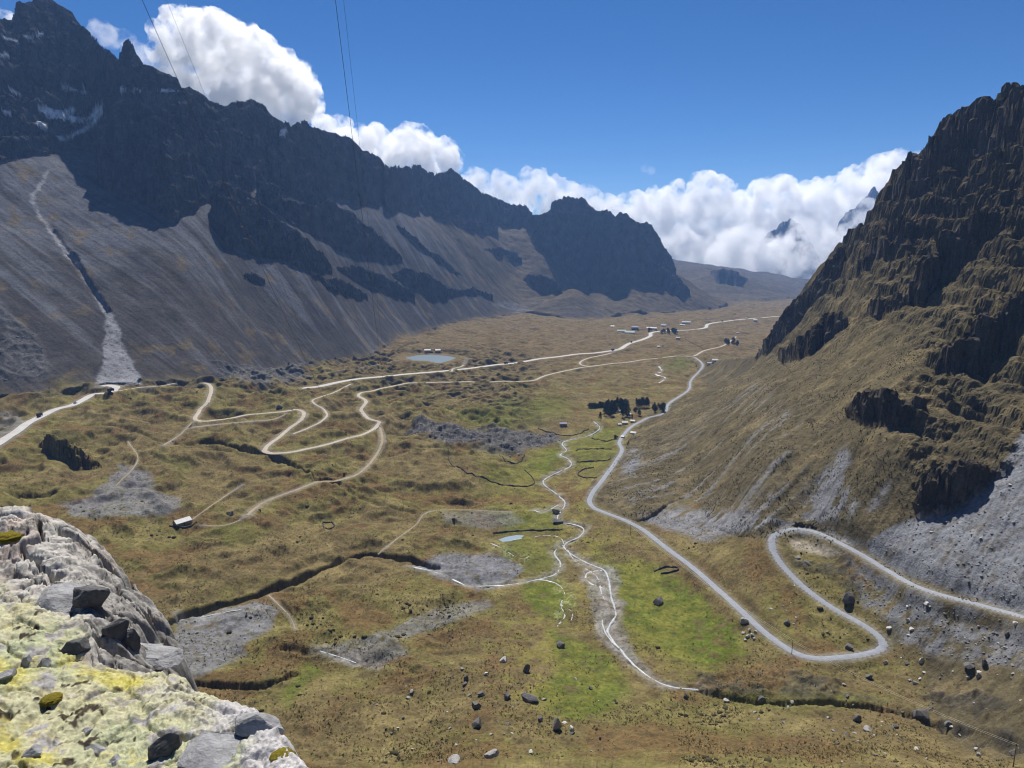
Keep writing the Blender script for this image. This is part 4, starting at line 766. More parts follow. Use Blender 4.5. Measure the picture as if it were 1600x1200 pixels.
def merged(name, P, s, protos, material, label, seed, kind='stuff', squash=.7, sink=0.0):
    r = np.random.default_rng(seed); vs, fs, k = [], [], 0
    for p, q in zip(P, s):
        V_, F_ = protos[int(r.integers(len(protos)))]; a = r.uniform(0, 6.28); c, d = math.cos(a), math.sin(a)
        W = V_ * np.array([q * r.uniform(.7, 1.2), q * r.uniform(.7, 1.2), q * squash * r.uniform(.6, 1.2)]); W = np.stack([W[:, 0] * c - W[:, 1] * d, W[:, 0] * d + W[:, 1] * c, W[:, 2]], 1) + np.array(p) - np.array([0, 0, q * sink])
        vs.append(W); fs.append(np.asarray(F_) + k); k += len(V_)
    V_ = np.concatenate(vs).astype(np.float32); F_ = np.concatenate(fs).astype(np.int32)
    me = bpy.data.meshes.new(name); me.vertices.add(len(V_)); me.vertices.foreach_set('co', V_.ravel()); me.loops.add(F_.size); me.loops.foreach_set('vertex_index', F_.ravel())
    me.polygons.add(len(F_)); me.polygons.foreach_set('loop_start', np.arange(0, F_.size, F_.shape[1], dtype=np.int32)); me.update(); me.materials.append(material)
    o = bpy.data.objects.new(name, me); C.objects.link(o); return setp(o, label, None, None, kind)
IV1, IF1 = ico(1)
r1 = np.random.default_rng(3)
chip = [(IV1 * (1 + .35 * r1.standard_normal((len(IV1), 1)) * .6), IF1) for _ in range(6)]
tuft = []
for _ in range(6):                                   # a tussock: a tight fan of blades
    vs, fs = [], []
    for b in range(9):
        a = r1.uniform(0, 6.28); l = r1.uniform(.5, 1.0); h = r1.uniform(.6, 1.2); w = .16; k = len(vs)
        vs += [(-w * math.sin(a), w * math.cos(a), -.15), (w * math.sin(a), -w * math.cos(a), -.15), (l * math.cos(a), l * math.sin(a), h)]; fs.append((k, k + 1, k + 2))
    tuft.append((np.array(vs), np.array(fs)))
def pick(n, dmin, dmax, cond, seed, dens_pow=1.0, a0=-40, a1=40):
    """points on the ground, spread evenly over the picture rather than over the land"""
    r = np.random.default_rng(seed); a = r.uniform(a0 * DEG, a1 * DEG, n * 3); d = dmin * (dmax / dmin) ** (r.random(n * 3) ** dens_pow)
    i = np.clip(np.searchsorted(AZ, a), 0, NA - 1); j = np.clip(np.searchsorted(DD, d), 0, ND - 1); k = np.where(cond[i, j] > r.random(n * 3))[0][:n]
    x = d[k] * np.sin(a[k]); y = d[k] * np.cos(a[k]); return np.stack([x, y, gz(x, y)], 1), r
okg = (REG == 0) * (VERGE < .1) * np.clip(1 - 1.6 * WET, 0, 1) * np.clip(1 - .8 * GREEN, .1, 1) * np.clip(0.35 + 1.6 * fbm(X2 / 45, Y2 / 45, 4, 91) + .5 * n3, 0.03, 1)
mat('tussock', (.075, .065, .032), 1, 0, var=.5, scale=.3); mat('straw', (.30, .24, .10), 1, 0, var=.4, scale=.3); mat('rubble', (.17, .165, .165), 1, .1, var=.55, scale=.4); mat('shrub', (.058, .054, .030), 1, 0, var=.5, scale=.2)
P, r = pick(26000, 235, 1000, okg, 11); merged('tussock_grass', P, .4 + .75 * r.random(len(P)) ** 2, tuft, MATS['tussock'], 'dark tussocks of bunch grass dotted over the valley floor', 12)
P, r = pick(32000, 235, 900, okg, 13); merged('tussock_grass', P, .35 + .6 * r.random(len(P)) ** 2, tuft, MATS['straw'], 'straw-coloured tussocks of dry grass over the valley floor', 14)
P, r = pick(4000, 240, 1000, okg * sstep(.2, .6, n2 + .5 * n1), 15); merged('shrubs', P, .6 + 1.1 * r.random(len(P)) ** 2, chip, MATS['shrub'], 'low dark shrubs on the valley floor', 16)
okr = (REG == 2) * (rk < .5) * np.clip(1 - 1.3 * SCREE - SCRE2, 0, 1) * np.clip(.4 + 1.5 * fbm(X2 / 30, Y2 / 30, 4, 92), .05, 1)
P, r = pick(30000, 400, 1250, okr, 17, a0=8); merged('shrubs', P, .4 + .8 * r.random(len(P)) ** 2, tuft, MATS['shrub'], 'dark shrubs and bunch grass on the right-hand mountainside', 18, squash=1.0)
okb = np.clip(SCREE * .5 + SCRE2 * .8, 0, 1) * (VERGE < .1)
P, r = pick(9000, 330, 760, okb, 19, a0=15, a1=42); merged('rubble', P, .16 + .7 * r.random(len(P)) ** 4, chip, MATS['rubble'], 'grey broken stones covering the scree beside the paved road', 20)
okl = np.clip(LAVA + BOUL, 0, 1)
P, r = pick(4500, 600, 1150, okl, 21); merged('rubble', P, .5 + 1.6 * r.random(len(P)) ** 3, chip, MATS['rubble'], 'dark boulder fields lying on the valley floor', 22)
okv = region([(560,1010),(780,930),(800,960),(660,1030),(540,1050)], 20, 12) + region([(645,886),(690,868),(800,872),(820,890),(740,918)], 9, 8) * .3 + region([(276,968),(436,954),(388,1022),(290,1062)], 9, 8) * .5 + region([(150,772),(190,725),(288,785),(206,806),(96,790)], 9, 8) + region([(914,900),(972,910),(985,1010),(1022,1052),(930,990)], 9, 8) * .6
P, r = pick(4000, 240, 800, okv * (WET < .3), 23); merged('rubble', P, .15 + .6 * r.random(len(P)) ** 3, chip, MATS['rubble'], 'grey stones on the gravel flats of the valley floor', 24)
# ------------------------------------------------------------------ houses, walls, trees, vehicles, wires
for n_, c_, r_, s_ in [('white_wall', (.62, .60, .56), .9, .1), ('adobe', (.30, .22, .15), .95, .1), ('tin_roof', (.36, .37, .385), .45, .5), ('white_roof', (.50, .50, .49), .6, .4), ('green_roof', (.22, .32, .30), .6, .3), ('blue_roof', (.20, .22, .32), .6, .3), ('pink_wall', (.60, .44, .38), .9, .1), ('thatch', (.28, .21, .12), 1, 0),
                       ('dark_paint', (.04, .04, .045), .5, .4), ('glass', (.03, .035, .04), .1, .6), ('wood', (.13, .09, .06), .9, .1), ('tyre', (.02, .02, .02), .9, .1), ('white_paint', (.75, .76, .78), .35, .5), ('tarp', (.055, .05, .05), .9, .1), ('red_paint', (.30, .05, .04), .4, .5), ('cable', (.02, .02, .022), .5, .4), ('bright_wire', (.55, .52, .42), .35, .6), ('bark', (.07, .05, .035), 1, 0), ('needle', (.026, .038, .018), 1, 0), ('leaf', (.04, .052, .022), 1, 0)]:
    mat(n_, c_, r_, s_, var=.18, scale=1.2)
def yaw_to(P): return -math.atan2(P[0], P[1])
def house(u, v, L_, Wd, H, wall, roof, label, yaw=0.0, group=None, hip=0.30, wins=3):
    P = hit(np.array([u], float), np.array([v], float))[0]; rz = yaw_to(P) + yaw
    o = empty('house', (P[0], P[1], P[2] - .1), rz, label, 'house', group)
    l, w = L_ / 2, Wd / 2; h = H
    g = Wd * hip
    vs = [(-l, -w, -2), (l, -w, -2), (l, w, -2), (-l, w, -2), (-l, -w, h), (l, -w, h), (l, w, h), (-l, w, h), (-l, 0, h + g), (l, 0, h + g)]
    mesh('wall', vs, [(0, 1, 5, 4), (2, 3, 7, 6), (1, 2, 6, 9, 5), (3, 0, 4, 8, 7)], MATS[wall], o)
    e = .35; y = w + e; zz = h - g * e / w; t = .14
    top = [(-l - e, -y, zz + .05), (l + e, -y, zz + .05), (l + e, 0, h + g + .05), (-l - e, 0, h + g + .05), (l + e, y, zz + .05), (-l - e, y, zz + .05)]
    vs = top + [(a, b, c + t) for a, b, c in top]
    mesh('roof', vs, [(0, 3, 2, 1), (3, 5, 4, 2), (6, 7, 8, 9), (9, 8, 10, 11), (0, 1, 7, 6), (4, 5, 11, 10), (1, 2, 8, 7), (2, 4, 10, 8), (3, 0, 6, 9), (5, 3, 9, 11)], MATS[roof], o)
    n = wins + 1; mid = n // 2
    for k in range(n):
        x = -l + L_ * (k + .5) / n
        if k == mid:
            mesh('door', *box(x - .5, x + .5, -w - .06, -w + .02, 0, min(2.0, h - .2)), MATS['wood'], o)
        else:
            f = mesh('window', *box(x - .5, x + .5, -w - .05, -w + .02, h * .42, h * .8), MATS['white_paint'], o)
            mesh('pane', *box(x - .4, x + .4, -w - .07, -w - .04, h * .46, h * .76), MATS['glass'], f)
    return o
house(285, 819, 11, 6, 2.6, 'adobe', 'tin_roof', 'low farmhouse with pale tin roof by the grey boulder patch', .45, wins=2)
house(360, 802, 4.2, 3.4, 2.2, 'white_wall', 'thatch', 'tiny white-fronted hut beside the end of the track', .1, wins=1)
house(668, 549, 14, 7, 3.0, 'adobe', 'white_roof', 'white-roofed building on the far lake shore, left of a pair', .0, wins=4); house(684, 549, 12, 7, 3.0, 'adobe', 'white_roof', 'white-roofed building on the far lake shore, right of a pair', .1, wins=4)
house(880, 665, 9, 5, 3.0, 'adobe', 'blue_roof', 'house with a bluish roof alone among walled fields', .1)
house(967, 645, 5.5, 4, 3.2, 'white_wall', 'white_roof', 'bright white house half hidden in the dark grove', .2, wins=1); house(983, 649, 5, 4, 2.6, 'white_wall', 'tin_roof', 'small pale house at the right end of the dark grove', -.2, wins=1)
house(976, 663, 8, 5, 3.0, 'pink_wall', 'white_roof', 'pinkish house with pale roof below the grove', .25, wins=2); house(968, 665, 4.5, 3.5, 2.2, 'white_wall', 'white_roof', 'little pale annex left of the pinkish house', .3, wins=1); house(989, 660, 6, 4, 2.4, 'adobe', 'white_roof', 'white-roofed shed next to the road and a single tree', -.3, wins=1)
house(990, 679, 7, 4.5, 2.6, 'adobe', 'white_roof', 'white-roofed house uphill of the road bend', -.35, wins=2); house(973, 684, 4, 3, 1.8, 'pink_wall', 'tin_roof', 'small yellowish shed in the field left of the road bend', -.4, wins=1)
for u, v, L_, Wd, H, wl__, rf, lb, yw in [(971,519,26,12,4,'white_wall','green_roof','long green-roofed hall at the left end of the distant settlement',.05), (984,521,30,14,4,'white_wall','green_roof','widest green-roofed hall of the distant settlement',-.1), (992,513,22,10,4,'adobe','blue_roof','dark-roofed building above the green-roofed halls',.1), (957,511,12,8,3,'pink_wall','tin_roof','lone small building left of the green-roofed halls',0.),
      (1018,514,36,8,3.5,'white_wall','white_roof','long low white building in the middle of the distant settlement',-.25), (1037,510,18,10,4.5,'white_wall','blue_roof','dark blue-roofed building right of the long white one',-.2), (1072,505,30,10,4,'white_wall','tin_roof','pale long building on the mound of the distant settlement',.1), (1066,509,18,8,3,'adobe','tin_roof','brown building just under the pale long one',.1),
      (1059,529,10,6,3,'pink_wall','tin_roof','pinkish cottage below the distant settlement road',.1), (1029,543,7,5,3,'white_wall','white_roof','small white cottage in the brown field under the highway bend',.0), (1117,565,12,7,3.5,'white_wall','white_roof','white house on red ground right of the road',.2), (1108,569,8,5,2.6,'pink_wall','tin_roof','low pinkish house left of the white house on red ground',.2), (1180,502,14,8,5,'white_wall','white_roof','tall white building on the far highway shoulder',.1), (1152,521,8,5,2.5,'white_wall','tin_roof','small pale hut on the slope under the far highway',.3)]:
    house(u, v, L_, Wd, H, wl__, rf, lb, yw, 'buildings of the distant settlement', wins=4 if L_ > 16 else 2)
mat('drystone', (.075, .070, .062), 1, 0, var=.5, scale=.8, bump=.2)
def stone_wall(pts, label, h=1.1, w=.9, group='dry stone field walls'):
    P = path3(pts, 1.6, 1.5); n = len(P); T = np.gradient(P[:, :2], axis=0); T /= np.linalg.norm(T, axis=1, keepdims=True) + 1e-9; N = np.stack([-T[:, 1], T[:, 0]], 1); g = gz(P[:, 0], P[:, 1]); rr = np.random.default_rng(n)
    hh = h * rr.uniform(.55, 1.25, n); vs = np.concatenate([np.c_[P[:, :2] + N * w * f[:, None] if False else P[:, :2] + N * (w * f), zz] for f, zz in ((-.6, g - .6), (-.4, g + hh * .9), (.35, g + hh), (.6, g - .6))])
    fs = [(k * n + i, k * n + i + 1, (k + 1) * n + i + 1, (k + 1) * n + i) for k in range(3) for i in range(n - 1)] + [(0, n, 2 * n, 3 * n), (n - 1, 4 * n - 1, 3 * n - 1, 2 * n - 1)]
    o = mesh('stone_wall', vs, fs, MATS['drystone']); return setp(o, label, 'wall', group)
for pts, lb in [([(781,712),(792,722),(808,725),(820,711)], 'dark stone wall in a V shape under the boulder field'), ([(700,701),(705,725),(748,746),(805,761),(835,755),(820,735)], 'long stone wall curving round the brown pasture left of the stream'), ([(900,705),(906,702),(930,702),(957,702)], 'upper straight stone wall between stream and road'),
      ([(901,722),(925,721),(952,719),(954,714)], 'middle stone wall between stream and road, hooked at its right end'), ([(928,731),(912,733),(903,742),(916,747),(933,746)], 'horseshoe-shaped stone wall near the road'), ([(841,670),(860,676),(894,682),(920,670)], 'sagging stone wall between the blue-roofed house and the boulder field'),
      ([(504,817),(518,816),(522,824),(508,827),(504,817)], 'small square stone corral alone in the brown grass'), ([(265,823),(285,825),(300,822),(308,815)], 'stone wall round the yard of the low farmhouse'), ([(1022,893),(1040,886),(1062,888),(1050,894),(1030,897)], 'flattened stone pen at the upper edge of the green meadow'),
      ([(925,685),(945,690),(965,686)], 'low wall along the lower side of the village field'), ([(770,833),(820,829),(880,828)], 'yellowish turf bank running straight above the pond'), ([(1060,528),(1080,535),(1098,545)], 'thin dark wall running down from the distant settlement')]:
    stone_wall(pts, lb)
# trees: trunk, and a crown of many small leaf clumps
def tree_proto(name, kind, h, wd, seed, m):
    r = np.random.default_rng(seed); o = empty(name, (0, 0, 0))
    tv, tf = [], []
    for k, (z, rad) in enumerate(((-.6, .22), (h * .3, .16), (h * .62, .1), (h * .9, .03))):
        tv += [(rad * math.cos(q * 1.047) + .12 * math.sin(k * 2.1 + seed), rad * math.sin(q * 1.047), z) for q in range(6)]
        if k: tf += [((k - 1) * 6 + q, (k - 1) * 6 + (q + 1) % 6, k * 6 + (q + 1) % 6, k * 6 + q) for q in range(6)]
    mesh('trunk', tv, tf, MATS['bark'], o)
    vs, fs = [], []
    for c in range(46 if kind != 'bush' else 30):
        f = r.random() ** .8; z = h * ((.16 + .86 * f) if kind != 'bush' else (.1 + .9 * f)); a = r.uniform(0, 6.28)
        R_ = wd * ((1 - f) ** .75 * .95 + .08 if kind == 'cone' else math.sin(math.pi * (.12 + .82 * f)) ** .8) * r.uniform(.45, 1.1)
        cx, cy = R_ * math.cos(a), R_ * math.sin(a); s = wd * r.uniform(.16, .34)
        for q in range(26):
            d = r.standard_normal(3) * s * .62; p = np.array([cx, cy, z]) + d; e = r.standard_normal((3, 3)) * s * .42; k = len(vs)
            vs += [tuple(p + e[0]), tuple(p + e[1]), tuple(p + e[2])]; fs.append((k, k + 1, k + 2))
    mesh('crown', vs, fs, MATS[m], o); return o
TP = [tree_proto('conifer_tree', 'cone', 10, 2.4, 1, 'needle'), tree_proto('conifer_tree', 'cone', 11, 2.0, 2, 'needle'), tree_proto('broadleaf_tree', 'round', 8, 3.0, 3, 'leaf'), tree_proto('bush', 'bush', 3.0, 1.9, 4, 'leaf')]
used = set()
def tree(k, u, v, hp, label, group):
    P = hit(np.array([u], float), np.array([v], float))[0]; sc_ = math.hypot(P[0], P[1]) / F_PX * hp / (10, 11, 8, 3.0)[k]
    o = TP[k] if k not in used else copy_tree(TP[k]); used.add(k)
    o.location = P; o.rotation_euler = (0, 0, random.uniform(0, 6.28)); o.scale = (sc_ * random.uniform(.85, 1.1), sc_ * random.uniform(.85, 1.1), sc_ * random.uniform(.9, 1.1)); setp(o, label, ('conifer', 'conifer', 'tree', 'bush')[k], group)
tree(0, 938, 657, 14, 'lone dark conifer at the left edge of the grove', None); tree(1, 988, 658, 10, 'single conifer between the white-roofed shed and the grove', None); tree(3, 962, 686, 6, 'single dark bush beside the field wall below the village', None); tree(2, 993, 645, 9, 'dark broadleaf tree in the clearing right of the grove', None); tree(2, 999, 649, 8, 'shorter broadleaf tree right of the one in the clearing', None)
rt = random.Random(5)
for i in range(46):
    u = rt.uniform(944, 979); v = rt.uniform(639, 653)
    if abs(u - 967) < 4 and v > 643: continue
    tree(rt.choice((0, 1, 1, 2)), u, v, rt.uniform(12, 18), 'dark tree crowded in the main grove round the bright white house', 'trees of the main grove')
for i in range(12): tree(rt.choice((0, 1)), 994 + i * 1.7, 636 + rt.uniform(-1, 2), rt.uniform(11, 15), 'dark conifer in the short straight row behind the clearing', 'row of conifers behind the clearing')
for i in range(8): tree(rt.choice((0, 2)), 1022 + rt.uniform(0, 15), 638 + i * .9, rt.uniform(8, 12), 'dark tree in the clump against the paved road', 'clump of trees by the road')
for i in range(34): tree(3, 922 + i * 1.7 + rt.uniform(-1, 1), 637 - i * .18 + rt.uniform(-.6, .6), rt.uniform(4, 6.5), 'low bush in the hedge line behind the grove', 'hedge line bushes')
for i in range(9): tree(rt.choice((2, 0)), 1140 + rt.uniform(-7, 12), 538 + rt.uniform(-3, 4), rt.uniform(5, 8), 'distant dark tree by the bend under the far highway', 'trees by the far bend')
for i in range(14): tree(rt.choice((2, 3)), rt.uniform(1012, 1060), rt.uniform(517, 525), rt.uniform(3, 6), 'distant dark tree along the settlement road', 'trees along the settlement road')
# trucks and cars
def vehicle(kind, u, v, yaw, label, body='tarp', s=1.0):
    P = hit(np.array([u], float), np.array([v], float))[0]; o = empty('truck' if kind == 'truck' else 'car', (P[0], P[1], P[2] + .35), yaw, label, kind, None, s)
    if kind == 'truck':
        mesh('cargo_box', *box(-3.6, 1.5, -1.25, 1.25, 1.0, 3.7), MATS[body], o); mesh('chassis', *box(-3.6, 3.6, -1.0, 1.0, .65, .98), MATS['dark_paint'], o)
        cb = mesh('cab', [(1.7, -1.2, .8), (3.7, -1.2, .8), (3.7, 1.2, .8), (1.7, 1.2, .8), (1.7, -1.15, 3.0), (3.3, -1.15, 3.0), (3.3, 1.15, 3.0), (1.7, 1.15, 3.0), (3.75, -1.2, 1.9), (3.75, 1.2, 1.9)], [(0, 3, 2, 1), (4, 5, 6, 7), (0, 1, 8, 5, 4), (2, 3, 7, 6, 9), (1, 2, 9, 8), (8, 9, 6, 5), (3, 0, 4, 7)], MATS['red_paint' if body == 'white_paint' else 'dark_paint'], o)
        mesh('windscreen', [(3.77, -1.0, 1.98), (3.77, 1.0, 1.98), (3.36, 1.0, 2.85), (3.36, -1.0, 2.85)], [(0, 1, 2, 3)], MATS['glass'], cb); ax = (2.8, -1.4, -2.7); R_ = .5
    else:
        mesh('body', *join(box(-2.1, 2.1, -.85, .85, .35, .95)), MATS[body], o); mesh('cabin', [(-1.6, -.78, .95), (1.1, -.78, .95), (1.1, .78, .95), (-1.6, .78, .95), (-1.2, -.66, 1.55), (.4, -.66, 1.55), (.4, .66, 1.55), (-1.2, .66, 1.55)], [(4, 5, 6, 7), (0, 1, 5, 4), (2, 3, 7, 6), (1, 2, 6, 5), (3, 0, 4, 7)], MATS['glass'], o); ax = (1.3, -1.3); R_ = .34
    for x in ax:
        for y in (-1.0, 1.0) if kind == 'truck' else (-.8, .8):
            vs = [(x + R_ * math.cos(q * .628), y + t, R_ + R_ * math.sin(q * .628)) for t in (-.15, .15) for q in range(10)]
            mesh('wheel', vs, [tuple(range(10)), tuple(range(19, 9, -1))] + [(q, (q + 1) % 10, 10 + (q + 1) % 10, 10 + q) for q in range(10)], MATS['tyre'], o)
def along(P, i): 
    d = P[min(i + 3, len(P) - 1)] - P[max(i - 3, 0)]; return math.atan2(d[1], d[0])
def near_i(P, u, v):
    U_, V_ = project(P[:, 0], P[:, 1], P[:, 2]); return int(np.argmin((U_ - u) ** 2 + (V_ - v) ** 2))
for kd, Pth, u, v, lb, bd, s in [('truck', P_HWA, 62, 651, 'dark truck on the wide highway at the left edge', 'tarp', 1.15), ('car', P_HWA, 116, 629, 'pale blue-grey car on the left highway between two dark trucks', 'white_paint', 1.3), ('truck', P_HWA, 171, 609, 'dark truck rounding the bend at the top of the left highway', 'tarp', 1.1), ('truck', P_HWB, 790, 569, 'dark truck on the long straight highway right of the lake', 'tarp', 1.1),
      ('truck', P_HWB, 958, 549, 'distant dark truck near the junction before the settlement', 'tarp', 1.2), ('truck', P_HWB, 987, 537, 'distant dark truck in the double bend below the settlement', 'tarp', 1.2), ('truck', P_HWB, 1129, 504, 'far dark truck on the last straight of the highway', 'tarp', 1.3), ('truck', P_HWB, 1166, 499, 'far white truck close to the tall white building', 'white_paint', 1.3)]:
    i = near_i(Pth, u, v); U_, V_ = project(*Pth[i]); vehicle(kd, float(U_), float(V_), along(Pth, i), lb, bd, s)
# cables and poles
def tube(name, P, rad, material, label, cat, group=None, n=6):
    T = np.gradient(P, axis=0); T /= np.linalg.norm(T, axis=1, keepdims=True); A = np.cross(T, [0, 0, 1.0]); A /= np.linalg.norm(A, axis=1, keepdims=True) + 1e-9; B = np.cross(A, T)
    vs = np.concatenate([P + rad * (math.cos(q * 2 * math.pi / n) * A + math.sin(q * 2 * math.pi / n) * B) for q in range(n)]); m = len(P)
    o = mesh(name, vs, [(q * m + i, q * m + i + 1, ((q + 1) % n) * m + i + 1, ((q + 1) % n) * m + i) for q in range(n) for i in range(m - 1)], material, None, True); return setp(o, label, cat, group)
def on_ray(u, v, D):
    a, t = ray(u, v); return np.array([D * math.sin(a), D * math.cos(a), D * t])
def pole(u, v, h, label, arm=1.6):
    P = hit(np.array([u], float), np.array([v], float))[0]; o = empty('utility_pole', P, yaw_to(P), label, 'utility pole')
    mesh('post', [(r_ * math.cos(q * .785), r_ * math.sin(q * .785), z) for z, r_ in ((-.5, .17), (h, .11)) for q in range(8)], [(q, (q + 1) % 8, 8 + (q + 1) % 8, 8 + q) for q in range(8)] + [tuple(range(8, 16))], MATS['wood'], o)
    mesh('crossarm', *box(-arm / 2, arm / 2, -.08, .08, h - .6, h - .42), MATS['wood'], o); return np.array(P) + np.array([0, 0, h - .35])
E1 = pole(602, 778, 11, 'thin wooden pole in the brown pasture, left of two that carry the long cables'); E2 = pole(630, 792, 11, 'thin wooden pole in the brown pasture, right of two that carry the long cables')
def span(A, B, sag, n=60):
    t = np.linspace(0, 1, n)[:, None]; P = A * (1 - t) + B * t; P[:, 2:] -= 4 * sag * t * (1 - t); return P
for (u, E, dx, lb, R_) in [(211, E1, -.6, 'dark cable crossing the sky left of the big cloud', .024), (250, E1, .6, 'faint cable crossing the big cloud', 0.012), (521, E2, -.6, 'dark cable hanging down the middle of the left ridge', .024), (534, E2, .6, 'faint cable just right of the dark middle cable', 0.012)]:
    tube('cable', span(on_ray(u, -25, 75), E + np.array([dx, 0, 0]), 14), R_, MATS['cable'], lb, 'cable')
Q0 = pole(985, 836, 8, 'thin utility pole beside the paved road above the meadow'); Q1 = pole(1237, 1022, 8, 'utility pole standing just below the paved hairpin road'); Q2 = pole(1583, 1198, 9, 'utility pole near the bottom right corner')
for A, B, tx in ((Q0, Q1, 'between the road and the green meadow'), (Q1, Q2, 'from the hairpin pole to the bottom right corner')):
    for dx, wd in ((-.7, 'left'), (.7, 'right')):
        tube('wire', span(A + np.array([dx, 0, 0]), B + np.array([dx, 0, 0]), 2.5), .03, MATS['bright_wire'], 'pale overhead wire strung ' + tx, 'wire', 'pale wires ' + tx)
# ------------------------------------------------------------------ the rock we stand on
oe = [(-300,735,10.0),(-80,742,8.8),(0,750,8.4),(64,756,8.1),(136,786,7.6),(198,842,7.0),(248,906,6.4),(274,958,5.9),(270,1000,5.45),(272,1036,4.95),(300,1070,4.55),(360,1090,4.2),(400,1110,3.98),(436,1142,3.72),(444,1168,3.58),(492,1202,3.32),(545,1240,3.08),(620,1300,2.8)]
ea, et = ray([p[0] for p in oe], [p[1] for p in oe]); ed = np.array([p[2] for p in oe])
inn = [(0,905,6.7),(0,1000,5.6),(0,1200,4.15),(120,960,5.75),(150,1100,4.65),(300,1150,3.95),(200,1200,3.9),(-200,1000,6.0),(-300,1200,4.6),(100,825,7.25),(60,805,7.55),(180,905,6.45),(215,960,5.85),(225,1010,5.35),(180,1000,5.35),(140,900,6.35),(-250,860,8.0),(400,1200,3.55),(100,1300,3.5),(400,1300,3.1)]
ia_, it_ = ray([p[0] for p in inn], [p[1] for p in inn]); id2 = np.array([p[2] for p in inn])
qa, qd, qt = np.r_[ea, ia_], np.r_[ed, id2], np.r_[et, it_]
qx, qy, qz = qd * np.sin(qa), qd * np.cos(qa), qd * qt
Kr = lambda r2: r2 * np.log(r2 + 1e-9) * .5
nq = len(qx); K = Kr((qx[:, None] - qx) ** 2 + (qy[:, None] - qy) ** 2) + 1e-3 * np.eye(nq); B_ = np.c_[np.ones(nq), qx, qy]
w_ = np.linalg.solve(np.block([[K, B_], [B_.T, np.zeros((3, 3))]]), np.r_[qz, 0, 0, 0])
OA = np.linspace(-58, 2, 900) * DEG; OD = np.geomspace(1.6, 12.5, 800); oa, od = np.meshgrid(OA, OD, indexing='ij'); ox, oy = od * np.sin(oa), od * np.cos(oa)
oz = w_[nq] + w_[nq + 1] * ox + w_[nq + 2] * oy
for k in range(nq): oz += w_[k] * Kr((ox - qx[k]) ** 2 + (oy - qy[k]) ** 2)
poly = np.c_[qx[:len(oe)], qy[:len(oe)]]; poly = np.vstack([[poly[0] * 1.05], poly, [[-.2, 1.2], [-3, -2], [-14, 2]]])
sd = np.full(ox.shape, 1e9); j = len(poly) - 1
for i in range(len(poly)):
    a_, e_ = poly[j], poly[i] - poly[j]; t = np.clip(((ox - a_[0]) * e_[0] + (oy - a_[1]) * e_[1]) / max((e_ ** 2).sum(), 1e-9), 0, 1)
    sd = np.minimum(sd, (ox - a_[0] - t * e_[0]) ** 2 + (oy - a_[1] - t * e_[1]) ** 2); j = i
sd = np.sqrt(sd) * np.where(inpoly(poly, ox, oy), -1, 1)           # > 0 beyond the brink
sd = sd + .05 * fbm(ox * 1.6, oy * 1.6, 4, 101)
ou, ov = project(ox, oy, oz); ou = np.nan_to_num(ou, nan=-999); ov = np.nan_to_num(ov, nan=2999)
dome = sstep(-30, 20, np.where(True, (ou - 0) * .62 + 905 + 20 * noise2(ox * 2, oy * 2, 7) - ov, 0)) * sstep(1000, 900, ov - .25 * ou) * sstep(-.2, .2, 300 - ou)
dome = np.maximum(dome, sstep(110, 150, ou + 14 * noise2(ox * 3, oy * 3, 8)) * sstep(1062, 1030, ov) * sstep(860, 905, ov + (ou < 0) * 200) * (ou < 330))
rnd = .12 + .5 * dome
oz = oz - np.maximum(sd + rnd, 0) ** 2 * np.where(dome > .01, .9, 2.0) - np.maximum(sd, 0) ** 1.3 * 4.0
oz += (1 - dome) * (.05 * fbm(ox * 1.4, oy * 1.4, 4, 103) + .030 * ridged(ox * 4.2, oy * 4.2, 4, 104) + .020 * fbm(ox * 14, oy * 14, 4, 105, .6) - .03 * sstep(.08, 0, np.abs(noise2(ox * 3.1, oy * 3.1, 123))) + .007 * noise2(ox * 60, oy * 60, 106))
wx, wy = ox + .25 * fbm(ox * 2, oy * 2, 3, 121), oy + .25 * fbm(ox * 2, oy * 2, 3, 122)
crk = np.abs(noise2(wx * 1.5 + .5 * wy, wy * 1.1, 107)); crk2 = np.abs(noise2(wx * 3.4, wy * 3.4 + wx, 117)); crk3 = np.abs(noise2(wx * 8, wy * 8, 118))
f1_ = fbm(ox * 1.1, oy * 1.1, 3, 131)
oz += dome * (.22 * fbm(wx * .9, wy * .9, 3, 108) * .6 - .16 * sstep(.06, 0, crk) - .09 * sstep(.07, 0, crk2) * sstep(-.2, .2, f1_) - .035 * sstep(.10, 0, crk3) + .045 * fbm(ox * 5, oy * 5, 6, 119, .6) + .006 * noise2(ox * 50, oy * 50, 109))
OC = np.zeros(ox.shape + (3,), np.float32)
def ol(c, m):
    global OC
    m = np.clip(m, 0, 1)[..., None].astype(np.float32); OC += (np.array(c, np.float32) - OC) * m
f1 = fbm(ox * 1.3, oy * 1.3, 4, 111); f2 = fbm(ox * 5, oy * 5, 4, 112); f3 = fbm(ox * 18, oy * 18, 3, 113); f4 = noise2(ox * 55, oy * 55, 114)
OC[:] = (.46, .45, .29); ol((.40, .42, .27), sstep(-.2, .4, f1)); ol((.50, .43, .27), .6 * sstep(0, .4, f2))
ol((.33, .32, .31), sstep(.22, .42, f2 + .3 * f3 + .2 * f1)); ol((.055, .045, .035), sstep(.30, .48, -f2 + .6 * f3 - .25 * f1)); ol((.45, .41, .16), sstep(.3, .55, fbm(ox * 2.6 + 7, oy * 2.6, 5, 115) + .35 * f3) * .75)
for pl in [(10,1060,60,28),(160,1050,70,18),(130,1035,40,14),(20,830,40,25),(190,1070,60,14),(10,1165,30,20),(60,1190,40,14)]:
    ol((.50, .45, .12), sstep(1.15, .2, np.hypot((ou - pl[0]) / pl[2], (ov - pl[1]) / pl[3]) + .5 * f3 + .4 * f2) * .9)
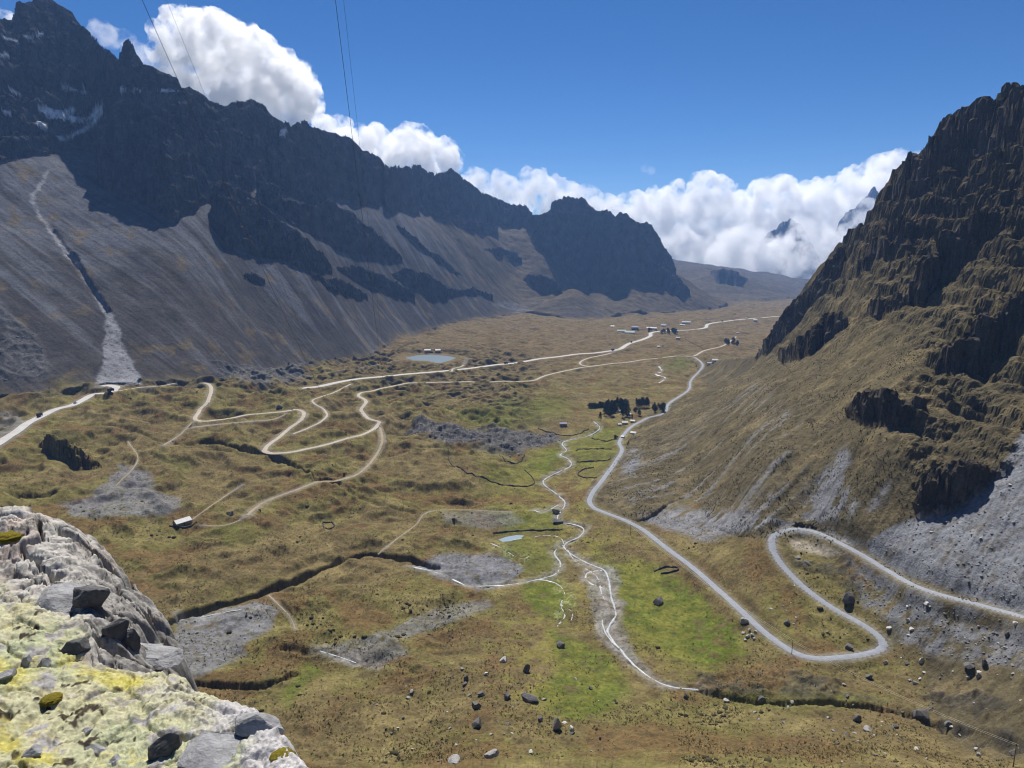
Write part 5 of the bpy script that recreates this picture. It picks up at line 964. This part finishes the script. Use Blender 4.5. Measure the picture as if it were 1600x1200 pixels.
ol((.45, .43, .40), dome); ol((.47, .38, .33), dome * .8 * sstep(.1, .4, f1 + .4 * f2)); ol((.16, .155, .15), dome * .85 * sstep(.0, .35, f2 + .4 * f3)); ol((.42, .42, .36), dome * .6 * sstep(.2, .5, f3 + .3 * f1)); ol((.09, .088, .085), dome * .8 * sstep(.2, .4, -f2 + .4 * f3) * sstep(60, 190, ou))
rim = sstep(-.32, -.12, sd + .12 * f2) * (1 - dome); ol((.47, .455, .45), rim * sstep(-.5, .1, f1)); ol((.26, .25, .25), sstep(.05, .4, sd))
ol((.17, .163, .155), dome * .5 * sstep(110, 200, ou + 30 * f2))  # shade painted into the dome's rock colour, darker towards its right face
OC *= .93 * (1 + .3 * f4 + .25 * f3)[..., None]
na, nd = ox.shape; idx = np.arange(na * nd).reshape(na, nd); q = np.stack([idx[:-1, :-1], idx[1:, :-1], idx[1:, 1:], idx[:-1, 1:]], -1).reshape(-1, 4)
keep = (oz > -30).ravel(); q = q[keep[q].all(1)]; usd, inv = np.unique(q, return_inverse=True)
me = bpy.data.meshes.new('rock_outcrop'); me.vertices.add(len(usd)); me.vertices.foreach_set('co', np.stack([ox, oy, oz], -1).reshape(-1, 3)[usd].astype(np.float32).ravel()); me.loops.add(q.size); me.loops.foreach_set('vertex_index', inv.ravel().astype(np.int32)); me.polygons.add(len(q)); me.polygons.foreach_set('loop_start', np.arange(0, q.size, 4, dtype=np.int32)); me.polygons.foreach_set('use_smooth', np.ones(len(q), bool))
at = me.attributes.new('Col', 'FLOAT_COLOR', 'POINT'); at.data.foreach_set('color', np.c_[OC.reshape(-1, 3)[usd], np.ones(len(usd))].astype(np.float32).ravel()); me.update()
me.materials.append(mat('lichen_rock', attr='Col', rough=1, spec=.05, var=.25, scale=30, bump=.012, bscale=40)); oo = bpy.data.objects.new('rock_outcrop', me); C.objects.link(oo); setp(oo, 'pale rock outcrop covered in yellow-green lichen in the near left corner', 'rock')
mat('slab', (.31, .31, .315), .9, .2, var=.45, scale=9, bump=.03, bscale=22); mat('shade_slab', (.12, .118, .12), .9, .2, var=.45, scale=9, bump=.03, bscale=22); mat('moss', (.20, .165, .03), 1, 0, var=.4, scale=60, bump=.02, bscale=90)
def ground_o(u, v):
    a, t = ray(u, v); i = int(np.clip(np.searchsorted(OA, a), 0, na - 1)); cm = np.maximum.accumulate(oz[i] / OD); j = int(min(np.searchsorted(cm, t), nd - 1)); return np.array([OD[j] * math.sin(OA[i]), OD[j] * math.cos(OA[i]), oz[i, j]])
for k, (u, v, w, h, dp, rx, ry, rz, m, lb) in enumerate([(88,945,80,34,1.0,.25,.25,-.5,'slab','flat pale grey slab with a broken dark end lying on the lichen'), (140,948,44,50,.7,.1,-.1,.3,'shade_slab','dark blocky stone wedged behind the flat pale slab'), (122,1015,40,32,.7,.2,.5,.5,'shade_slab','dark leaf-shaped stone standing on edge in the lichen'),
      (178,992,34,40,.8,0,.1,.2,'shade_slab','rounded grey stone at the foot of the rock dome, left of two'), (203,1010,26,44,.8,0,0,-.2,'shade_slab','rounded grey stone at the foot of the rock dome, right of two'), (262,1172,52,46,.5,.3,.5,.6,'shade_slab','big dark slab leaning out of the lichen near the bottom edge'), (398,1135,80,48,.7,.15,.15,-.35,'slab','white angular block overhanging the brink with a dark front face'),
      (335,1190,90,20,1.1,.1,.1,-.2,'slab','broad pale slab at the bottom of the outcrop'), (235,1032,80,14,.7,.1,.35,-.4,'slab','long pale ledge stone along the brink below the dome'), (68,1040,20,18,.8,.2,.4,.2,'slab','small grey stone between yellow lichen patches'), (40,1035,18,14,.6,.1,.2,.9,'slab','little pale chip beside the yellow lichen patch'), (10,1055,24,12,.8,0,.2,.1,'slab','small flat grey stone at the left edge of the picture'),
      (152,1175,26,14,.9,.1,.1,.3,'slab','small embedded grey stone left of the big dark slab'), (48,1180,26,18,.9,.2,.1,.7,'slab','embedded pale stone in the bottom left corner'), (180,1190,22,12,.8,.1,0,.3,'slab','small pale stone at the bottom edge'), (135,1145,16,10,.8,0,.1,.3,'slab','tiny grey stone in the middle of the lichen')]):
    P = ground_o(u, v); s = np.linalg.norm(P) / F_PX; V_, F_ = stone_geo(900 + k * 7, 4, 20, .10); V_ = V_ * np.array([w * s / 2, w * s / 2 * dp, h * s / 2])
    o = mesh('stone', V_, F_, MATS[m]); o.location = P + np.array([0, 0, h * s * .02]); o.rotation_euler = (rx, ry, rz + yaw_to(P)); setp(o, lb, 'stone')
for u, v, w, h, lb in [(80,1090,24,12,'olive-gold moss cushion beside the dark hollow'), (440,1180,32,18,'dark gold moss cushion under the white angular block'), (10,838,38,20,'bright yellow moss cushion on top of the rock dome')]:
    P = ground_o(u, v); s = np.linalg.norm(P) / F_PX; V_ = IV4 * (1 + .3 * noise3(IV4[:, 0] * 4, IV4[:, 1] * 4, IV4[:, 2] * 4, int(u)) + .15 * noise3(IV4[:, 0] * 14, IV4[:, 1] * 14, IV4[:, 2] * 14, 4))[:, None] * np.array([w * s / 2, w * s / 2, h * s * .34])
    o = mesh('moss_cushion', V_, IF4, MATS['moss'], None, True); o.location = P - np.array([0, 0, h * s * .2]); setp(o, lb, 'moss')
# ------------------------------------------------------------------ the blue air of the valley: one closed box, clouds and sky outside it
hz = bpy.data.meshes.new('haze')
bx, by0, by1, bz0, bz1 = 6900.0, -1200.0, 6760.0, float(Z.min()) - 5.0, float(Z.max()) + 30.0
hv = [(x, y, z) for x in (-bx, bx) for y in (by0, by1) for z in (bz0, bz1)]
hz.from_pydata(hv, [], [(0, 1, 3, 2), (4, 6, 7, 5), (0, 4, 5, 1), (2, 3, 7, 6), (0, 2, 6, 4), (1, 5, 7, 3)])
ho = bpy.data.objects.new('haze', hz); C.objects.link(ho)
hm = bpy.data.materials.new('haze'); hm.use_nodes = True; hn = hm.node_tree.nodes; hn.remove(hn['Principled BSDF'])
pv = hn.new('ShaderNodeVolumePrincipled'); pv.inputs['Color'].default_value = (.27, .50, 1.0, 1); pv.inputs['Density'].default_value = 5.5e-5; pv.inputs['Anisotropy'].default_value = 0.2
hm.node_tree.links.new(pv.outputs[0], hn['Material Output'].inputs['Volume']); hz.materials.append(hm)
setp(ho, 'thin blue haze filling the valley', 'haze', kind='stuff')
